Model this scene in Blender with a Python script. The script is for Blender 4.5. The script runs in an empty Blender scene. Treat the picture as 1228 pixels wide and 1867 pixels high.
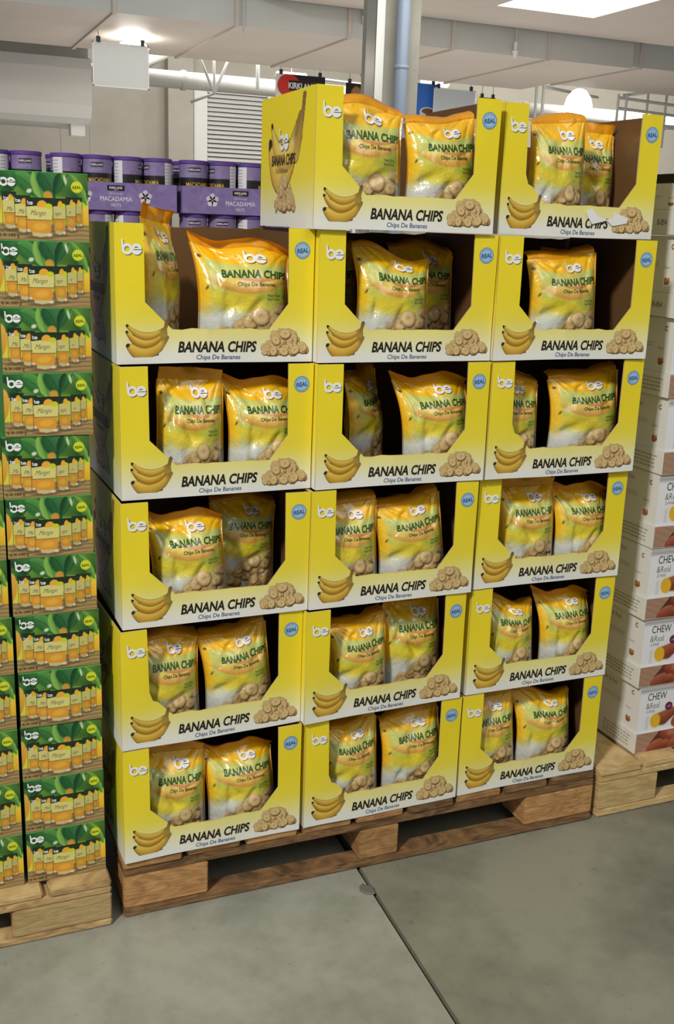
import bpy, bmesh, math, random
import numpy as np
from mathutils import Vector, Matrix, Euler
R = math.radians
sc = bpy.context.scene
COL = sc.collection

# ------------------------------------------------------------------ camera
F_PX = 1933.42
cd = bpy.data.cameras.new('camera'); cam = bpy.data.objects.new('camera', cd); COL.objects.link(cam)
cd.sensor_fit = 'VERTICAL'; cd.sensor_height = 36.0; cd.lens = F_PX / 1867 * 36.0
cd.clip_start = 0.05; cd.clip_end = 200
yaw, pitch, roll = .4009, -.2632, .0354
fwd = Vector((math.sin(yaw)*math.cos(pitch), math.cos(yaw)*math.cos(pitch), math.sin(pitch)))
r0 = Vector((math.cos(yaw), -math.sin(yaw), 0)); u0 = r0.cross(fwd)
rt = r0*math.cos(roll) + u0*math.sin(roll); up = u0*math.cos(roll) - r0*math.sin(roll)
M = Matrix((rt, up, -fwd)).transposed().to_4x4(); M.translation = (-.3502, -1.8147, 1.3309)
cam.matrix_world = M
sc.camera = cam

# ------------------------------------------------------------------ light
sc.view_settings.view_transform = 'Standard'; sc.view_settings.look = 'None'
sc.view_settings.gamma = 1; sc.view_settings.use_curve_mapping = False
sc.view_settings.exposure = 0.0
w = bpy.data.worlds.new('world'); sc.world = w; w.use_nodes = True
w.node_tree.nodes['Background'].inputs[0].default_value = (.93, .95, 1, 1)
w.node_tree.nodes['Background'].inputs[1].default_value = .26
def area(name, loc, target, size, power, col=(1, .97, .92), sy=None):
    l = bpy.data.lights.new(name, 'AREA'); l.energy = power; l.size = size; l.color = col
    if sy: l.shape = 'RECTANGLE'; l.size_y = sy
    o = bpy.data.objects.new(name, l); COL.objects.link(o); o.location = loc
    o.rotation_euler = (Vector(target)-Vector(loc)).to_track_quat('-Z', 'Y').to_euler()
    return o
area('high_bay_light', (-3.5, -3.2, 4.9), (.5, 0, .8), .55, 300)
area('aisle_light', (1.2, -4.5, 5.0), (.6, .2, .6), 2.5, 50)
area('rear_aisle_light', (4, 5.5, 3.3), (4, 9, 0), 3.0, 60, sy=2)
area('rear_hall_light', (5, 15, 4.6), (6, 19, 1.5), 6, 240, sy=2)
area('rear_right_fill', (14, 14, 4.6), (15, 20, 2.5), 6, 420, sy=2)  # added fill light that brightens the far right wall
area('rear_uplight_bounce', (5, 9.5, .9), (5, 9.6, 4), 9, 150, sy=6)

# ------------------------------------------------------------------ materials
def lin(c):
    c = np.asarray(c, float)/255.0
    return np.where(c <= .04045, c/12.92, ((c+.055)/1.055)**2.4)
def mat(name, col=None, rough=.5, metal=0, emit=None, strength=1, coat=0, bump=None, attr=False, noise=None, spec=.5, translucent=0):
    m = bpy.data.materials.new(name); m.use_nodes = True
    nt = m.node_tree; b = nt.nodes['Principled BSDF']
    b.inputs['Roughness'].default_value = rough; b.inputs['Metallic'].default_value = metal
    b.inputs['Coat Weight'].default_value = coat; b.inputs['Coat Roughness'].default_value = .12
    b.inputs['Specular IOR Level'].default_value = spec
    if col is not None: b.inputs['Base Color'].default_value = (*lin(col), 1)
    if emit is not None:
        b.inputs['Emission Color'].default_value = (*lin(emit), 1); b.inputs['Emission Strength'].default_value = strength
    src = None
    if attr:
        a = nt.nodes.new('ShaderNodeVertexColor'); a.layer_name = 'Col'; src = a.outputs[0]
        nt.links.new(src, b.inputs['Base Color'])
    tc = nt.nodes.new('ShaderNodeTexCoord')
    if noise:                                   # (scale, low, high, stretch)
        s, lo, hi, st = noise
        mp = nt.nodes.new('ShaderNodeMapping'); mp.inputs['Scale'].default_value = st
        n = nt.nodes.new('ShaderNodeTexNoise'); n.inputs['Scale'].default_value = s; n.inputs['Detail'].default_value = 7
        n.inputs['Roughness'].default_value = .62
        nt.links.new(tc.outputs['Object'], mp.inputs[0]); nt.links.new(mp.outputs[0], n.inputs[0])
        rp = nt.nodes.new('ShaderNodeMapRange'); rp.inputs[1].default_value = .3; rp.inputs[2].default_value = .7
        rp.inputs[3].default_value = lo; rp.inputs[4].default_value = hi
        nt.links.new(n.outputs[0], rp.inputs[0])
        mx = nt.nodes.new('ShaderNodeVectorMath'); mx.operation = 'SCALE'
        if src: nt.links.new(src, mx.inputs[0])
        else: mx.inputs[0].default_value = tuple(lin(col))
        nt.links.new(rp.outputs[0], mx.inputs['Scale']); nt.links.new(mx.outputs[0], b.inputs['Base Color'])
    if bump:
        s, st = bump
        n = nt.nodes.new('ShaderNodeTexNoise'); n.inputs['Scale'].default_value = s; n.inputs['Detail'].default_value = 3
        nt.links.new(tc.outputs['Object'], n.inputs[0])
        bp = nt.nodes.new('ShaderNodeBump'); bp.inputs['Strength'].default_value = st; bp.inputs['Distance'].default_value = .004
        nt.links.new(n.outputs[0], bp.inputs['Height']); nt.links.new(bp.outputs[0], b.inputs['Normal'])
    if translucent:
        t = nt.nodes.new('ShaderNodeBsdfTranslucent'); mxs = nt.nodes.new('ShaderNodeMixShader'); mxs.inputs[0].default_value = translucent
        if src: nt.links.new(src, t.inputs[0])
        else: t.inputs[0].default_value = (*lin(col), 1)
        nt.links.new(b.outputs[0], mxs.inputs[1]); nt.links.new(t.outputs[0], mxs.inputs[2])
        nt.links.new(mxs.outputs[0], nt.nodes['Material Output'].inputs[0])
    return m
CARD = mat('printed_cardboard', attr=True, rough=.42, bump=(14, .25), spec=.4)
FILM = mat('glossy_film', attr=True, rough=.26, coat=.9, bump=(48, .9))
FLAP = mat('thin_film', attr=True, rough=.25, coat=.4, bump=(40, .5), translucent=.3)
TIN = mat('printed_tin', attr=True, rough=.35)
LID = mat('purple_lid', (98, 66, 148), .35)
WHITE = mat('white_metal', (222, 220, 216), .5)
GALV = mat('galvanised_duct', (190, 190, 184), .42, noise=(.7, .9, 1.08, (1, 1, 1)))
DUCTUNDER = mat('duct_board', (196, 184, 174), .55, noise=(.8, .92, 1.06, (1, 1, 1)))
DARK = mat('dark_gap', (28, 26, 24), .8)
PRINT = mat('printed_sign', attr=True, rough=.4)

def wood(name, col, col2, st):
    m = mat(name, col, .7); nt = m.node_tree; b = nt.nodes['Principled BSDF']
    tc = nt.nodes.new('ShaderNodeTexCoord'); mp = nt.nodes.new('ShaderNodeMapping'); mp.inputs['Scale'].default_value = st
    oi = nt.nodes.new('ShaderNodeObjectInfo'); ad = nt.nodes.new('ShaderNodeVectorMath'); ad.operation = 'ADD'
    ml = nt.nodes.new('ShaderNodeVectorMath'); ml.operation = 'SCALE'; ml.inputs[0].default_value = (7, 3, 9)
    nt.links.new(oi.outputs['Random'], ml.inputs['Scale'])
    nt.links.new(tc.outputs['Object'], mp.inputs[0]); nt.links.new(mp.outputs[0], ad.inputs[0]); nt.links.new(ml.outputs[0], ad.inputs[1])
    n = nt.nodes.new('ShaderNodeTexNoise'); n.inputs['Scale'].default_value = 11; n.inputs['Detail'].default_value = 8; n.inputs['Distortion'].default_value = 2.2
    nt.links.new(ad.outputs[0], n.inputs[0])
    wv = nt.nodes.new('ShaderNodeTexWave'); wv.bands_direction = 'Z'; wv.inputs['Scale'].default_value = 12; wv.inputs['Distortion'].default_value = 9
    wv.inputs['Detail'].default_value = 3; wv.inputs['Detail Scale'].default_value = 1.2
    nt.links.new(ad.outputs[0], wv.inputs[0])
    a = nt.nodes.new('ShaderNodeMath'); a.operation = 'MULTIPLY_ADD'; a.inputs[1].default_value = .12
    nt.links.new(wv.outputs['Fac'], a.inputs[0]); nt.links.new(n.outputs[0], a.inputs[2])
    cr = nt.nodes.new('ShaderNodeValToRGB'); cr.color_ramp.elements[0].position = .38; cr.color_ramp.elements[1].position = .82
    cr.color_ramp.elements[0].color = (*lin(col2), 1); cr.color_ramp.elements[1].color = (*lin(col), 1)
    nt.links.new(a.outputs[0], cr.inputs[0])
    hv = nt.nodes.new('ShaderNodeHueSaturation'); mr = nt.nodes.new('ShaderNodeMapRange'); mr.inputs[3].default_value = .75; mr.inputs[4].default_value = 1.15
    nt.links.new(oi.outputs['Random'], mr.inputs[0]); nt.links.new(mr.outputs[0], hv.inputs['Value'])
    nt.links.new(cr.outputs[0], hv.inputs['Color']); nt.links.new(hv.outputs[0], b.inputs['Base Color'])
    bp = nt.nodes.new('ShaderNodeBump'); bp.inputs['Strength'].default_value = .3; bp.inputs['Distance'].default_value = .003
    nt.links.new(n.outputs[0], bp.inputs['Height']); nt.links.new(bp.outputs[0], b.inputs['Normal'])
    return m
WOOD_OLD = wood('weathered_wood', (158, 120, 76), (88, 64, 40), (1, 1, 5))
WOOD_BLOCK = wood('old_block_wood', (206, 162, 104), (156, 110, 64), (1.2, 1, 4))
WOOD_NEW = wood('pale_pine', (222, 196, 140), (184, 152, 98), (1, 1, 4))
WOOD_MIX = wood('light_pine', (222, 194, 136), (170, 134, 88), (1, 1, 4))

def concrete(name, base, dark, sc1=1.6, rough=.6):
    m = mat(name, base, rough); nt = m.node_tree; b = nt.nodes['Principled BSDF']
    tc = nt.nodes.new('ShaderNodeTexCoord')
    def noise(s, d, lo, hi, ro=.6):
        n = nt.nodes.new('ShaderNodeTexNoise'); n.inputs['Scale'].default_value = s; n.inputs['Detail'].default_value = d; n.inputs['Roughness'].default_value = ro
        nt.links.new(tc.outputs['Object'], n.inputs[0])
        r = nt.nodes.new('ShaderNodeMapRange'); r.inputs[1].default_value = lo; r.inputs[2].default_value = hi
        nt.links.new(n.outputs[0], r.inputs[0]); return n, r
    n1, r1 = noise(sc1, 8, .35, .68); n2, r2 = noise(sc1*9, 5, .3, .75); n3, r3 = noise(sc1*22, 3, .66, .72)
    a = nt.nodes.new('ShaderNodeMath'); a.operation = 'MULTIPLY_ADD'; a.inputs[1].default_value = .35
    nt.links.new(r2.outputs[0], a.inputs[0]); nt.links.new(r1.outputs[0], a.inputs[2])
    cr = nt.nodes.new('ShaderNodeValToRGB'); cr.color_ramp.elements[0].color = (*lin(dark), 1); cr.color_ramp.elements[1].color = (*lin(base), 1)
    cr.color_ramp.elements[1].position = 1.0
    nt.links.new(a.outputs[0], cr.inputs[0])
    mx = nt.nodes.new('ShaderNodeMix'); mx.data_type = 'RGBA'; mx.inputs[7].default_value = (*lin([c*.6 for c in dark]), 1)
    s = nt.nodes.new('ShaderNodeMath'); s.operation = 'MULTIPLY'; s.inputs[1].default_value = .26
    nt.links.new(r3.outputs[0], s.inputs[0]); nt.links.new(s.outputs[0], mx.inputs[0]); nt.links.new(cr.outputs[0], mx.inputs[6])
    nt.links.new(mx.outputs[2], b.inputs['Base Color'])
    bp = nt.nodes.new('ShaderNodeBump'); bp.inputs['Strength'].default_value = .15; bp.inputs['Distance'].default_value = .003
    nt.links.new(n2.outputs[0], bp.inputs['Height']); nt.links.new(bp.outputs[0], b.inputs['Normal'])
    return m
FLOOR_A = concrete('floor_concrete', (168, 169, 154), (120, 121, 106), 2.2, .5)
FLOOR_B = concrete('floor_concrete_worn', (146, 145, 127), (94, 94, 80), 1.7, .5)
WALL = concrete('wall_concrete', (178, 172, 160), (162, 156, 144), .5, .8)
COLUMN = concrete('column_concrete', (152, 150, 138), (132, 130, 118), .8, .8)

# ------------------------------------------------------------------ object helpers
def link(name, me, parent=None):
    o = bpy.data.objects.new(name, me); COL.objects.link(o)
    if parent: o.parent = parent
    return o
def tag(o, label=None, cat=None, group=None, kind=None):
    if label: o['label'] = label
    if cat: o['category'] = cat
    if group: o['group'] = group
    if kind: o['kind'] = kind
    return o
def thing(name, label, cat, loc=(0, 0, 0), rz=0, group=None):
    o = bpy.data.objects.new(name, None); COL.objects.link(o); o.location = loc; o.rotation_euler = (0, 0, rz)
    o.empty_display_size = .05
    return tag(o, label, cat, group)
def copy_tree(o, parent=None):
    c = o.copy(); COL.objects.link(c)
    if parent: c.parent = parent
    for ch in list(o.children): copy_tree(ch, c)
    return c
class PM:
    """collects coloured polygons into one mesh"""
    def __init__(s): s.v = []; s.f = []; s.c = []; s.m = []; s.n = 0
    def add(s, verts, faces, col, mi=0):
        verts = np.asarray(verts, float).reshape(-1, 3); k = len(verts)
        col = np.asarray(col, float)
        if col.ndim == 1: col = np.tile(col, (k, 1))
        s.v.append(verts); s.c.append(col); s.f += [tuple(int(i)+s.n for i in f) for f in faces]; s.m += [mi]*len(faces); s.n += k
    def box(s, x0, x1, y0, y1, z0, z1, col=(200, 200, 200), mi=0):
        v = [(x, y, z) for x in (x0, x1) for y in (y0, y1) for z in (z0, z1)]
        s.add(v, [(0, 1, 3, 2), (4, 6, 7, 5), (0, 4, 5, 1), (2, 3, 7, 6), (0, 2, 6, 4), (1, 5, 7, 3)], col, mi)
    def tube(s, pts, r, col=(200, 200, 200), n=12, mi=0, caps=True):
        pts = [Vector(p) for p in pts]; rings = []; rr = r if isinstance(r, (list, tuple)) else [r]*len(pts)
        for i, p in enumerate(pts):
            d = (pts[min(i+1, len(pts)-1)]-pts[max(i-1, 0)]).normalized()
            a = d.orthogonal().normalized() if i == 0 else (a - d*a.dot(d)).normalized()
            b = d.cross(a); rings.append([p+(a*math.cos(2*math.pi*k/n)+b*math.sin(2*math.pi*k/n))*rr[i] for k in range(n)])
        v = [q for g in rings for q in g]
        f = [(i*n+k, i*n+(k+1) % n, (i+1)*n+(k+1) % n, (i+1)*n+k) for i in range(len(pts)-1) for k in range(n)]
        if caps: f += [tuple(range(n))[::-1], tuple((len(pts)-1)*n+k for k in range(n))]
        s.add([tuple(q) for q in v], f, col, mi)
    def mesh(s, name, mats, smooth=False):
        me = bpy.data.meshes.new(name); me.from_pydata(np.concatenate(s.v).tolist(), [], s.f)
        a = me.color_attributes.new('Col', 'FLOAT_COLOR', 'POINT')
        c = lin(np.clip(np.concatenate(s.c)[:, :3], 0, 255)); c = np.concatenate([c, np.ones((len(c), 1))], 1)
        a.data.foreach_set('color', c.ravel())
        for m in (mats if isinstance(mats, (list, tuple)) else [mats]): me.materials.append(m)
        me.polygons.foreach_set('material_index', s.m)
        if smooth: me.polygons.foreach_set('use_smooth', [True]*len(me.polygons))
        me.update(); return me
def bevel(me, wd=.002, seg=2):
    bm = bmesh.new(); bm.from_mesh(me); bmesh.ops.bevel(bm, geom=bm.edges[:], offset=wd, segments=seg, affect='EDGES'); bm.to_mesh(me); bm.free(); return me
def boxobj(name, dims, m, parent=None, bw=0):
    p = PM(); p.box(*dims); me = p.mesh(name, m)
    if bw: bevel(me, bw)
    return link(name, me, parent)

# ------------------------------------------------------------------ lettering
_tc = {}
def text2d(s, h, bold=0, shear=0, sx=1, align='LEFT', step=None, rot=0, fw=0):
    """flat lettering (verts Nx2, faces); h = cap height"""
    key = (s, round(h, 5), bold, shear, sx, align, step, rot, fw)
    if key in _tc: return _tc[key]
    cu = bpy.data.curves.new('t', 'FONT'); cu.body = s; cu.size = 1; cu.offset = bold; cu.resolution_u = 3; cu.align_x = align
    o = bpy.data.objects.new('t', cu); COL.objects.link(o)
    me = bpy.data.meshes.new_from_object(o, depsgraph=bpy.context.evaluated_depsgraph_get())
    bm = bmesh.new(); bm.from_mesh(me)
    k = h/.73
    if fw:
        xs_ = [v.co.x for v in bm.verts]; sx = (fw-shear*h)/((max(xs_)-min(xs_))*k)
    for v in bm.verts:
        x, y = v.co.x*k*sx, v.co.y*k; x += y*shear
        if rot: x, y = x*math.cos(rot)-y*math.sin(rot), x*math.sin(rot)+y*math.cos(rot)
        v.co = (x, y, 0)
    if step: gridcut(bm, step)
    vs = np.array([v.co[:2] for v in bm.verts]).reshape(-1, 2); fs = [tuple(v.index for v in f.verts) for f in bm.faces]
    bm.free(); bpy.data.objects.remove(o); bpy.data.curves.remove(cu); bpy.data.meshes.remove(me)
    _tc[key] = (vs, fs); return vs, fs
def gridcut(bm, step, sy=None):
    sy = sy or step
    xs = [v.co.x for v in bm.verts]; ys = [v.co.y for v in bm.verts]
    for lo, hi, st, ax in ((min(xs), max(xs), step, 0), (min(ys), max(ys), sy, 1)):
        k = math.ceil(lo/st)
        while k*st < hi:
            co = [0, 0, 0]; no = [0, 0, 0]; co[ax] = k*st; no[ax] = 1
            bmesh.ops.bisect_plane(bm, geom=bm.verts[:]+bm.edges[:]+bm.faces[:], plane_co=co, plane_no=no, dist=1e-7); k += 1
    bm.verts.index_update()
def poly2d(pts, step=None, sy=None):
    bm = bmesh.new(); vs = [bm.verts.new((x, y, 0)) for x, y in pts]; f = bm.faces.new(vs); f.normal_update()
    if f.normal.z < 0: f.normal_flip()
    bmesh.ops.triangulate(bm, faces=[f])
    if step: gridcut(bm, step, sy)
    bm.verts.index_update()
    out = np.array([v.co[:2] for v in bm.verts]), [tuple(v.index for v in f.verts) for f in bm.faces]
    bm.free(); return out
def ring2d(cx, cy, ro, ri, a0=0, a1=360, n=28, ey=1):
    v = []; f = []
    for i in range(n+1):
        a = R(a0+(a1-a0)*i/n); c, s_ = math.cos(a), math.sin(a)*ey
        v += [(cx+ro*c, cy+ro*s_), (cx+ri*c, cy+ri*s_)]
        if i: f.append((2*i-2, 2*i, 2*i+1, 2*i-1))
    return np.array(v), f
def logo2d():
    """the rounded two letter word mark, height 1, width 1.5"""
    cx, cy, r = 1.02, .36, .36
    low = [(cx+r*math.cos(R(t)), cy+r*math.sin(R(t))) for t in np.linspace(-169, -11, 20)]
    return [ring2d(.40, .36, .36, .185), ring2d(cx, cy, r, .175, 0, 192, 20),
            (np.array([(.02, 1.02), (.12, .98), (.215, .36), (.04, .36)]), [(0, 3, 2, 1)]),
            (np.array([(cx-.30, cy-.005), (cx+r, cy-.005), (cx+r-.01, cy+.075), (cx-.30, cy+.075)]), [(0, 1, 2, 3)]),
            (np.array(low), [tuple(range(20))])]
LOGO = logo2d()
WHT, GREY = (244, 244, 240), (120, 118, 110)
def put(pm, shape, fn, col, ox=0, oy=0, k=1, layer=1, gap=.0003):
    v, f = shape; v = np.asarray(v)
    p = fn(v[:, 0]*k+ox, v[:, 1]*k+oy, layer*gap)
    pm.add(p, f, col)
def put_logo(pm, fn, x, y, h, layer=2, shadow=True, gap=.0003):
    if shadow:
        for s in LOGO: put(pm, s, fn, (128, 122, 96), x+h*.06, y-h*.06, h, layer, gap)
    for s in LOGO: put(pm, s, fn, WHT, x, y, h, layer+1, gap)
def put_seal(pm, fn, x, y, r, c1, c2, c3, layer=2, gap=.0003):
    n = 36; a = np.linspace(0, 2*math.pi, n, endpoint=False)
    def disc(rr, wob=0): return np.stack([x+(rr*(1+wob*(np.arange(n) % 2)))*np.cos(a), y+(rr*(1+wob*(np.arange(n) % 2)))*np.sin(a)], 1), [tuple(range(n))]
    put(pm, disc(r, -.06), fn, c1, layer=layer, gap=gap); put(pm, disc(r*.86), fn, c2, layer=layer+1, gap=gap)
    for i in range(20):                                  # tiny ring of letters, read as ticks
        t = 2*math.pi*i/20
        if abs(math.sin(t)) < .35: continue
        q = np.array([(x+r*math.cos(t+da)*rr, y+r*math.sin(t+da)*rr) for da, rr in ((-.05, .66), (.05, .66), (.05, .8), (-.05, .8))])
        put(pm, (q, [(0, 1, 2, 3)]), fn, c1, layer=layer+2, gap=gap)
    s = text2d('REAL', r*.52, .02, .1, .92, 'CENTER', rot=R(6))
    put(pm, s, fn, c3, x, y-r*.26, 1, layer+3, gap)

# ------------------------------------------------------------------ small painter for printed pictures
class Cv:
    def __init__(s, x0, x1, y0, y1, nx, ny, bg=(0, 0, 0), a=0):
        s.x0, s.x1, s.y0, s.y1, s.nx, s.ny = x0, x1, y0, y1, nx, ny
        s.X, s.Y = np.meshgrid(np.linspace(x0, x1, nx), np.linspace(y0, y1, ny))
        s.px = (x1-x0)/nx
        s.C = np.zeros((ny, nx, 3))+np.array(bg, float); s.A = np.full((ny, nx), float(a))
    def blend(s, mask, col):
        mask = np.clip(mask, 0, 1); col = np.asarray(col, float)
        if col.ndim == 1: col = col[None, None]
        s.C = s.C*(1-mask[..., None])+col*mask[..., None]; s.A = np.maximum(s.A, mask)
    def ell(s, cx, cy, rx, ry, rot=0, col=(255, 255, 255), a=1, soft=None, hl=0):
        c, q = math.cos(rot), math.sin(rot); dx, dy = s.X-cx, s.Y-cy
        u, v = (dx*c+dy*q)/rx, (-dx*q+dy*c)/ry; d = np.sqrt(u*u+v*v)
        so = soft or s.px/min(rx, ry)
        col = np.array(col, float)[None, None]+hl*(v)[..., None]*np.ones(3) if hl else col
        s.blend(np.clip((1-d)/so+.5, 0, 1)*a, col)
    def poly(s, pts, col, a=1):
        inside = np.zeros_like(s.X, bool); n = len(pts)
        for i in range(n):
            (xa, ya), (xb, yb) = pts[i], pts[(i+1) % n]
            if ya == yb: continue
            cnd = (s.Y > min(ya, yb)) & (s.Y <= max(ya, yb)) & (s.X < xa+(s.Y-ya)*(xb-xa)/(yb-ya)); inside ^= cnd
        s.blend(inside*float(a), col)
    def stroke(s, pts, rad, cf, a=1):
        """tapered stroke: cf(t, side) -> colour; side -1..1 across"""
        pts = np.array(pts, float); n = len(pts)-1; best = np.full(s.X.shape, 1e9); T = np.zeros_like(best); S = np.zeros_like(best)
        rad = np.interp(np.linspace(0, 1, n+1), np.linspace(0, 1, len(rad)), rad)
        for i in range(n):
            p, q = pts[i], pts[i+1]; d = q-p; L = d@d+1e-12
            t = np.clip(((s.X-p[0])*d[0]+(s.Y-p[1])*d[1])/L, 0, 1)
            ex, ey = s.X-p[0]-t*d[0], s.Y-p[1]-t*d[1]; r = rad[i]*(1-t)+rad[i+1]*t; dist = np.hypot(ex, ey)/r
            sd = np.sign(d[0]*ey-d[1]*ex); m = dist < best
            best[m] = dist[m]; T[m] = ((i+t)/n)[m]; S[m] = (dist*sd)[m]
        s.blend(np.clip((1-best)*4+.5, 0, 1)*a, cf(T, np.clip(S, -1, 1)))
    def grid(s, pm, fn, layer=1, thr=.5, gap=.0003):
        V = fn(s.X.ravel(), s.Y.ravel(), layer*gap); A = s.A
        keep = (A[:-1, :-1]+A[1:, :-1]+A[:-1, 1:]+A[1:, 1:])/4 > thr
        idx = np.arange(s.nx*s.ny).reshape(s.ny, s.nx); used = np.zeros(s.nx*s.ny, bool)
        q = np.stack([idx[:-1, :-1][keep], idx[:-1, 1:][keep], idx[1:, 1:][keep], idx[1:, :-1][keep]], 1)
        used[q.ravel()] = True; mp = np.cumsum(used)-1
        pm.add(V[used], mp[q].tolist(), s.C.reshape(-1, 3)[used])
    def sample(s, x, y):
        i = np.clip((x-s.x0)/(s.x1-s.x0)*(s.nx-1), 0, s.nx-1.001); j = np.clip((y-s.y0)/(s.y1-s.y0)*(s.ny-1), 0, s.ny-1.001)
        i0 = i.astype(int); j0 = j.astype(int); a = (i-i0)[..., None]; b = (j-j0)[..., None]; C = s.C
        return (C[j0, i0]*(1-a)+C[j0, i0+1]*a)*(1-b)+(C[j0+1, i0]*(1-a)+C[j0+1, i0+1]*a)*b
def mixc(a, b, t):
    t = np.asarray(t)[..., None]; return np.array(a, float)*(1-t)+np.array(b, float)*t
def banana_colour(lo=(206, 160, 56), hi=(242, 214, 98), end=(150, 120, 50)):
    def f(T, S):
        c = mixc(lo, hi, np.clip(.45+S*.8, 0, 1)); c = c*(1-.22*np.abs(S)[..., None]**3)
        e = np.clip((T-.86)/.1, 0, 1); c = c*(1-e[..., None])+np.array(end, float)*e[..., None]
        e = np.clip((.035-T)/.02, 0, 1); return c*(1-e[..., None])+np.array((50, 40, 20.))*e[..., None]
    return f
def arc(p0, p1, p2, n=26):
    t = np.linspace(0, 1, n)[:, None]; p0, p1, p2 = map(np.array, (p0, p1, p2)); return (1-t)**2*p0+2*t*(1-t)*p1+t*t*p2
def chip(cv, x, y, r, rng, tone=0, sq=None):
    rot = rng.uniform(0, 3.14); sq = sq or rng.uniform(.5, 1)
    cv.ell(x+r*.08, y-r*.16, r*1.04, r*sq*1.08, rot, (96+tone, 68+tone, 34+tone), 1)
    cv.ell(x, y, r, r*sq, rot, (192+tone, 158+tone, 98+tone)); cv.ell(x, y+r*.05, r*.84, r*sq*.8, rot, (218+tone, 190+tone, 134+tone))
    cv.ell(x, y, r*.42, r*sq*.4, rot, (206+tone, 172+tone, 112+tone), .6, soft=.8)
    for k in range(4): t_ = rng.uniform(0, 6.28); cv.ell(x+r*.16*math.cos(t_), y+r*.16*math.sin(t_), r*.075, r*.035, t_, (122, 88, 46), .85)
def banana_bunch(cv, x, y, wd, ht):
    P = lambda u, v: (x+u*wd, y+v*ht)
    cv.ell(*P(.5, .03), wd*.36, ht*.07, 0, (150, 140, 110), .55, soft=.7)
    cv.stroke(arc(P(.06, .30), P(.45, -.12), P(.93, .52)), [ht*.07, ht*.22, ht*.23, ht*.20, ht*.07], banana_colour())
    cv.stroke(arc(P(.03, .70), P(.40, .02), P(.90, .66)), [ht*.04, ht*.12, ht*.14, ht*.12, ht*.05], banana_colour((180, 128, 34), (246, 218, 96)))
    cv.stroke(arc(P(.04, .88), P(.45, .30), P(.88, .78)), [ht*.04, ht*.09, ht*.12, ht*.10, ht*.05], banana_colour((186, 140, 44), (240, 206, 92)))
    cv.stroke(arc(P(.86, .62), P(.90, .78), P(.94, .98)), [ht*.11, ht*.05, ht*.06], lambda T, S: mixc((170, 140, 60), (120, 96, 50), T))
def chip_pile(cv, x, y, wd, ht, seed=4):
    rng = random.Random(seed); N = 60; items = []
    for i in range(N):
        v = rng.random()**1.3; u = .5+(rng.random()-.5)*(.94-v*.62)
        items.append((v, u))
    items.sort(reverse=True)
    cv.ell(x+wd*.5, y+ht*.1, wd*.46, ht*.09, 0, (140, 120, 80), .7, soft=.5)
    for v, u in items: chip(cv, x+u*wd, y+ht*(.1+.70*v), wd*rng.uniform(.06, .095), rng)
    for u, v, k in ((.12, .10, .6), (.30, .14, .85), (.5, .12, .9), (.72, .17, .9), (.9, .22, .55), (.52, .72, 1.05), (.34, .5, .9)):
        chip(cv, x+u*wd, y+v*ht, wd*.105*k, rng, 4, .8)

# ------------------------------------------------------------------ the setting
def struct(name, me): return tag(link(name, me), kind='structure')
p = PM(); jx = lambda y: .4992+.0453*y
p.add([(-14, -6, 0), (jx(-6)-.005, -6, 0), (jx(26)-.005, 26, 0), (-14, 26, 0), (-14, -6, -.1), (jx(-6)-.004, -6, -.1), (jx(26)-.004, 26, -.1), (-14, 26, -.1)],
      [(0, 1, 2, 3), (4, 7, 6, 5), (1, 5, 6, 2), (0, 4, 5, 1), (3, 2, 6, 7), (0, 3, 7, 4)], (180, 180, 170)); struct('floor', p.mesh('floor', FLOOR_A))
p = PM()
p.add([(jx(-6)+.005, -6, -.001), (26, -6, -.001), (26, 26, -.001), (jx(26)+.004, 26, -.001), (jx(-6)+.004, -6, -.1), (26, -6, -.1), (26, 26, -.1), (jx(26)+.004, 26, -.1)],
      [(0, 1, 2, 3), (4, 7, 6, 5), (3, 7, 4, 0), (0, 4, 5, 1), (3, 2, 6, 7), (1, 5, 6, 2)], (180, 180, 170)); struct('floor', p.mesh('floor', FLOOR_B))
p = PM(); p.box(-14, 26, -6, 26, -.2, -.1); struct('trim_1', p.mesh('floor_joint_bed', DARK))
p = PM(); p.box(-14, 26, 20, 20.4, 0, 6.2); p.box(4.92, 5.42, 19.7, 20, 0, 6.2); p.box(2.9, 2.93, 19.99, 20, 0, 6.2); p.box(3.45, 3.47, 19.992, 20, 0, 6.2)
struct('wall_back', p.mesh('wall_back', WALL))
p = PM(); p.box(-14, 26, 9, 26, 6.2, 6.4); struct('ceiling', p.mesh('ceiling', mat('ceiling_paint', (186, 184, 180), .8)))
# louvred window in the back wall
p = PM(); p.box(5.47, 5.74, 19.84, 20, 1.2, 4.1); p.box(5.74, 9.0, 19.84, 20, 3.93, 4.1); p.box(7.0, 7.06, 19.84, 20, 1.2, 3.93); p.box(8.95, 9.1, 19.84, 20, 1.2, 4.1)
wf = struct('window_1', p.mesh('window_frame', WHITE))
p = PM(); z = 1.25
while z < 3.9:
    for a, b in ((5.76, 6.99), (7.07, 8.94)):
        p.add([(a, 19.97, z+.07), (b, 19.97, z+.07), (b, 19.88, z), (a, 19.88, z), (a, 19.97, z+.062), (b, 19.97, z+.062), (b, 19.88, z-.008), (a, 19.88, z-.008)],
              [(0, 1, 2, 3), (7, 6, 5, 4), (3, 2, 6, 7), (0, 4, 5, 1)], (0, 0, 0))
    z += .085
link('louvre', p.mesh('louvre', WHITE), wf)
p = PM(); p.box(5.74, 9, 19.975, 19.998, 1.2, 3.95); link('backing', p.mesh('backing', mat('louvre_shadow', (120, 118, 114), .8)), wf)
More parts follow.
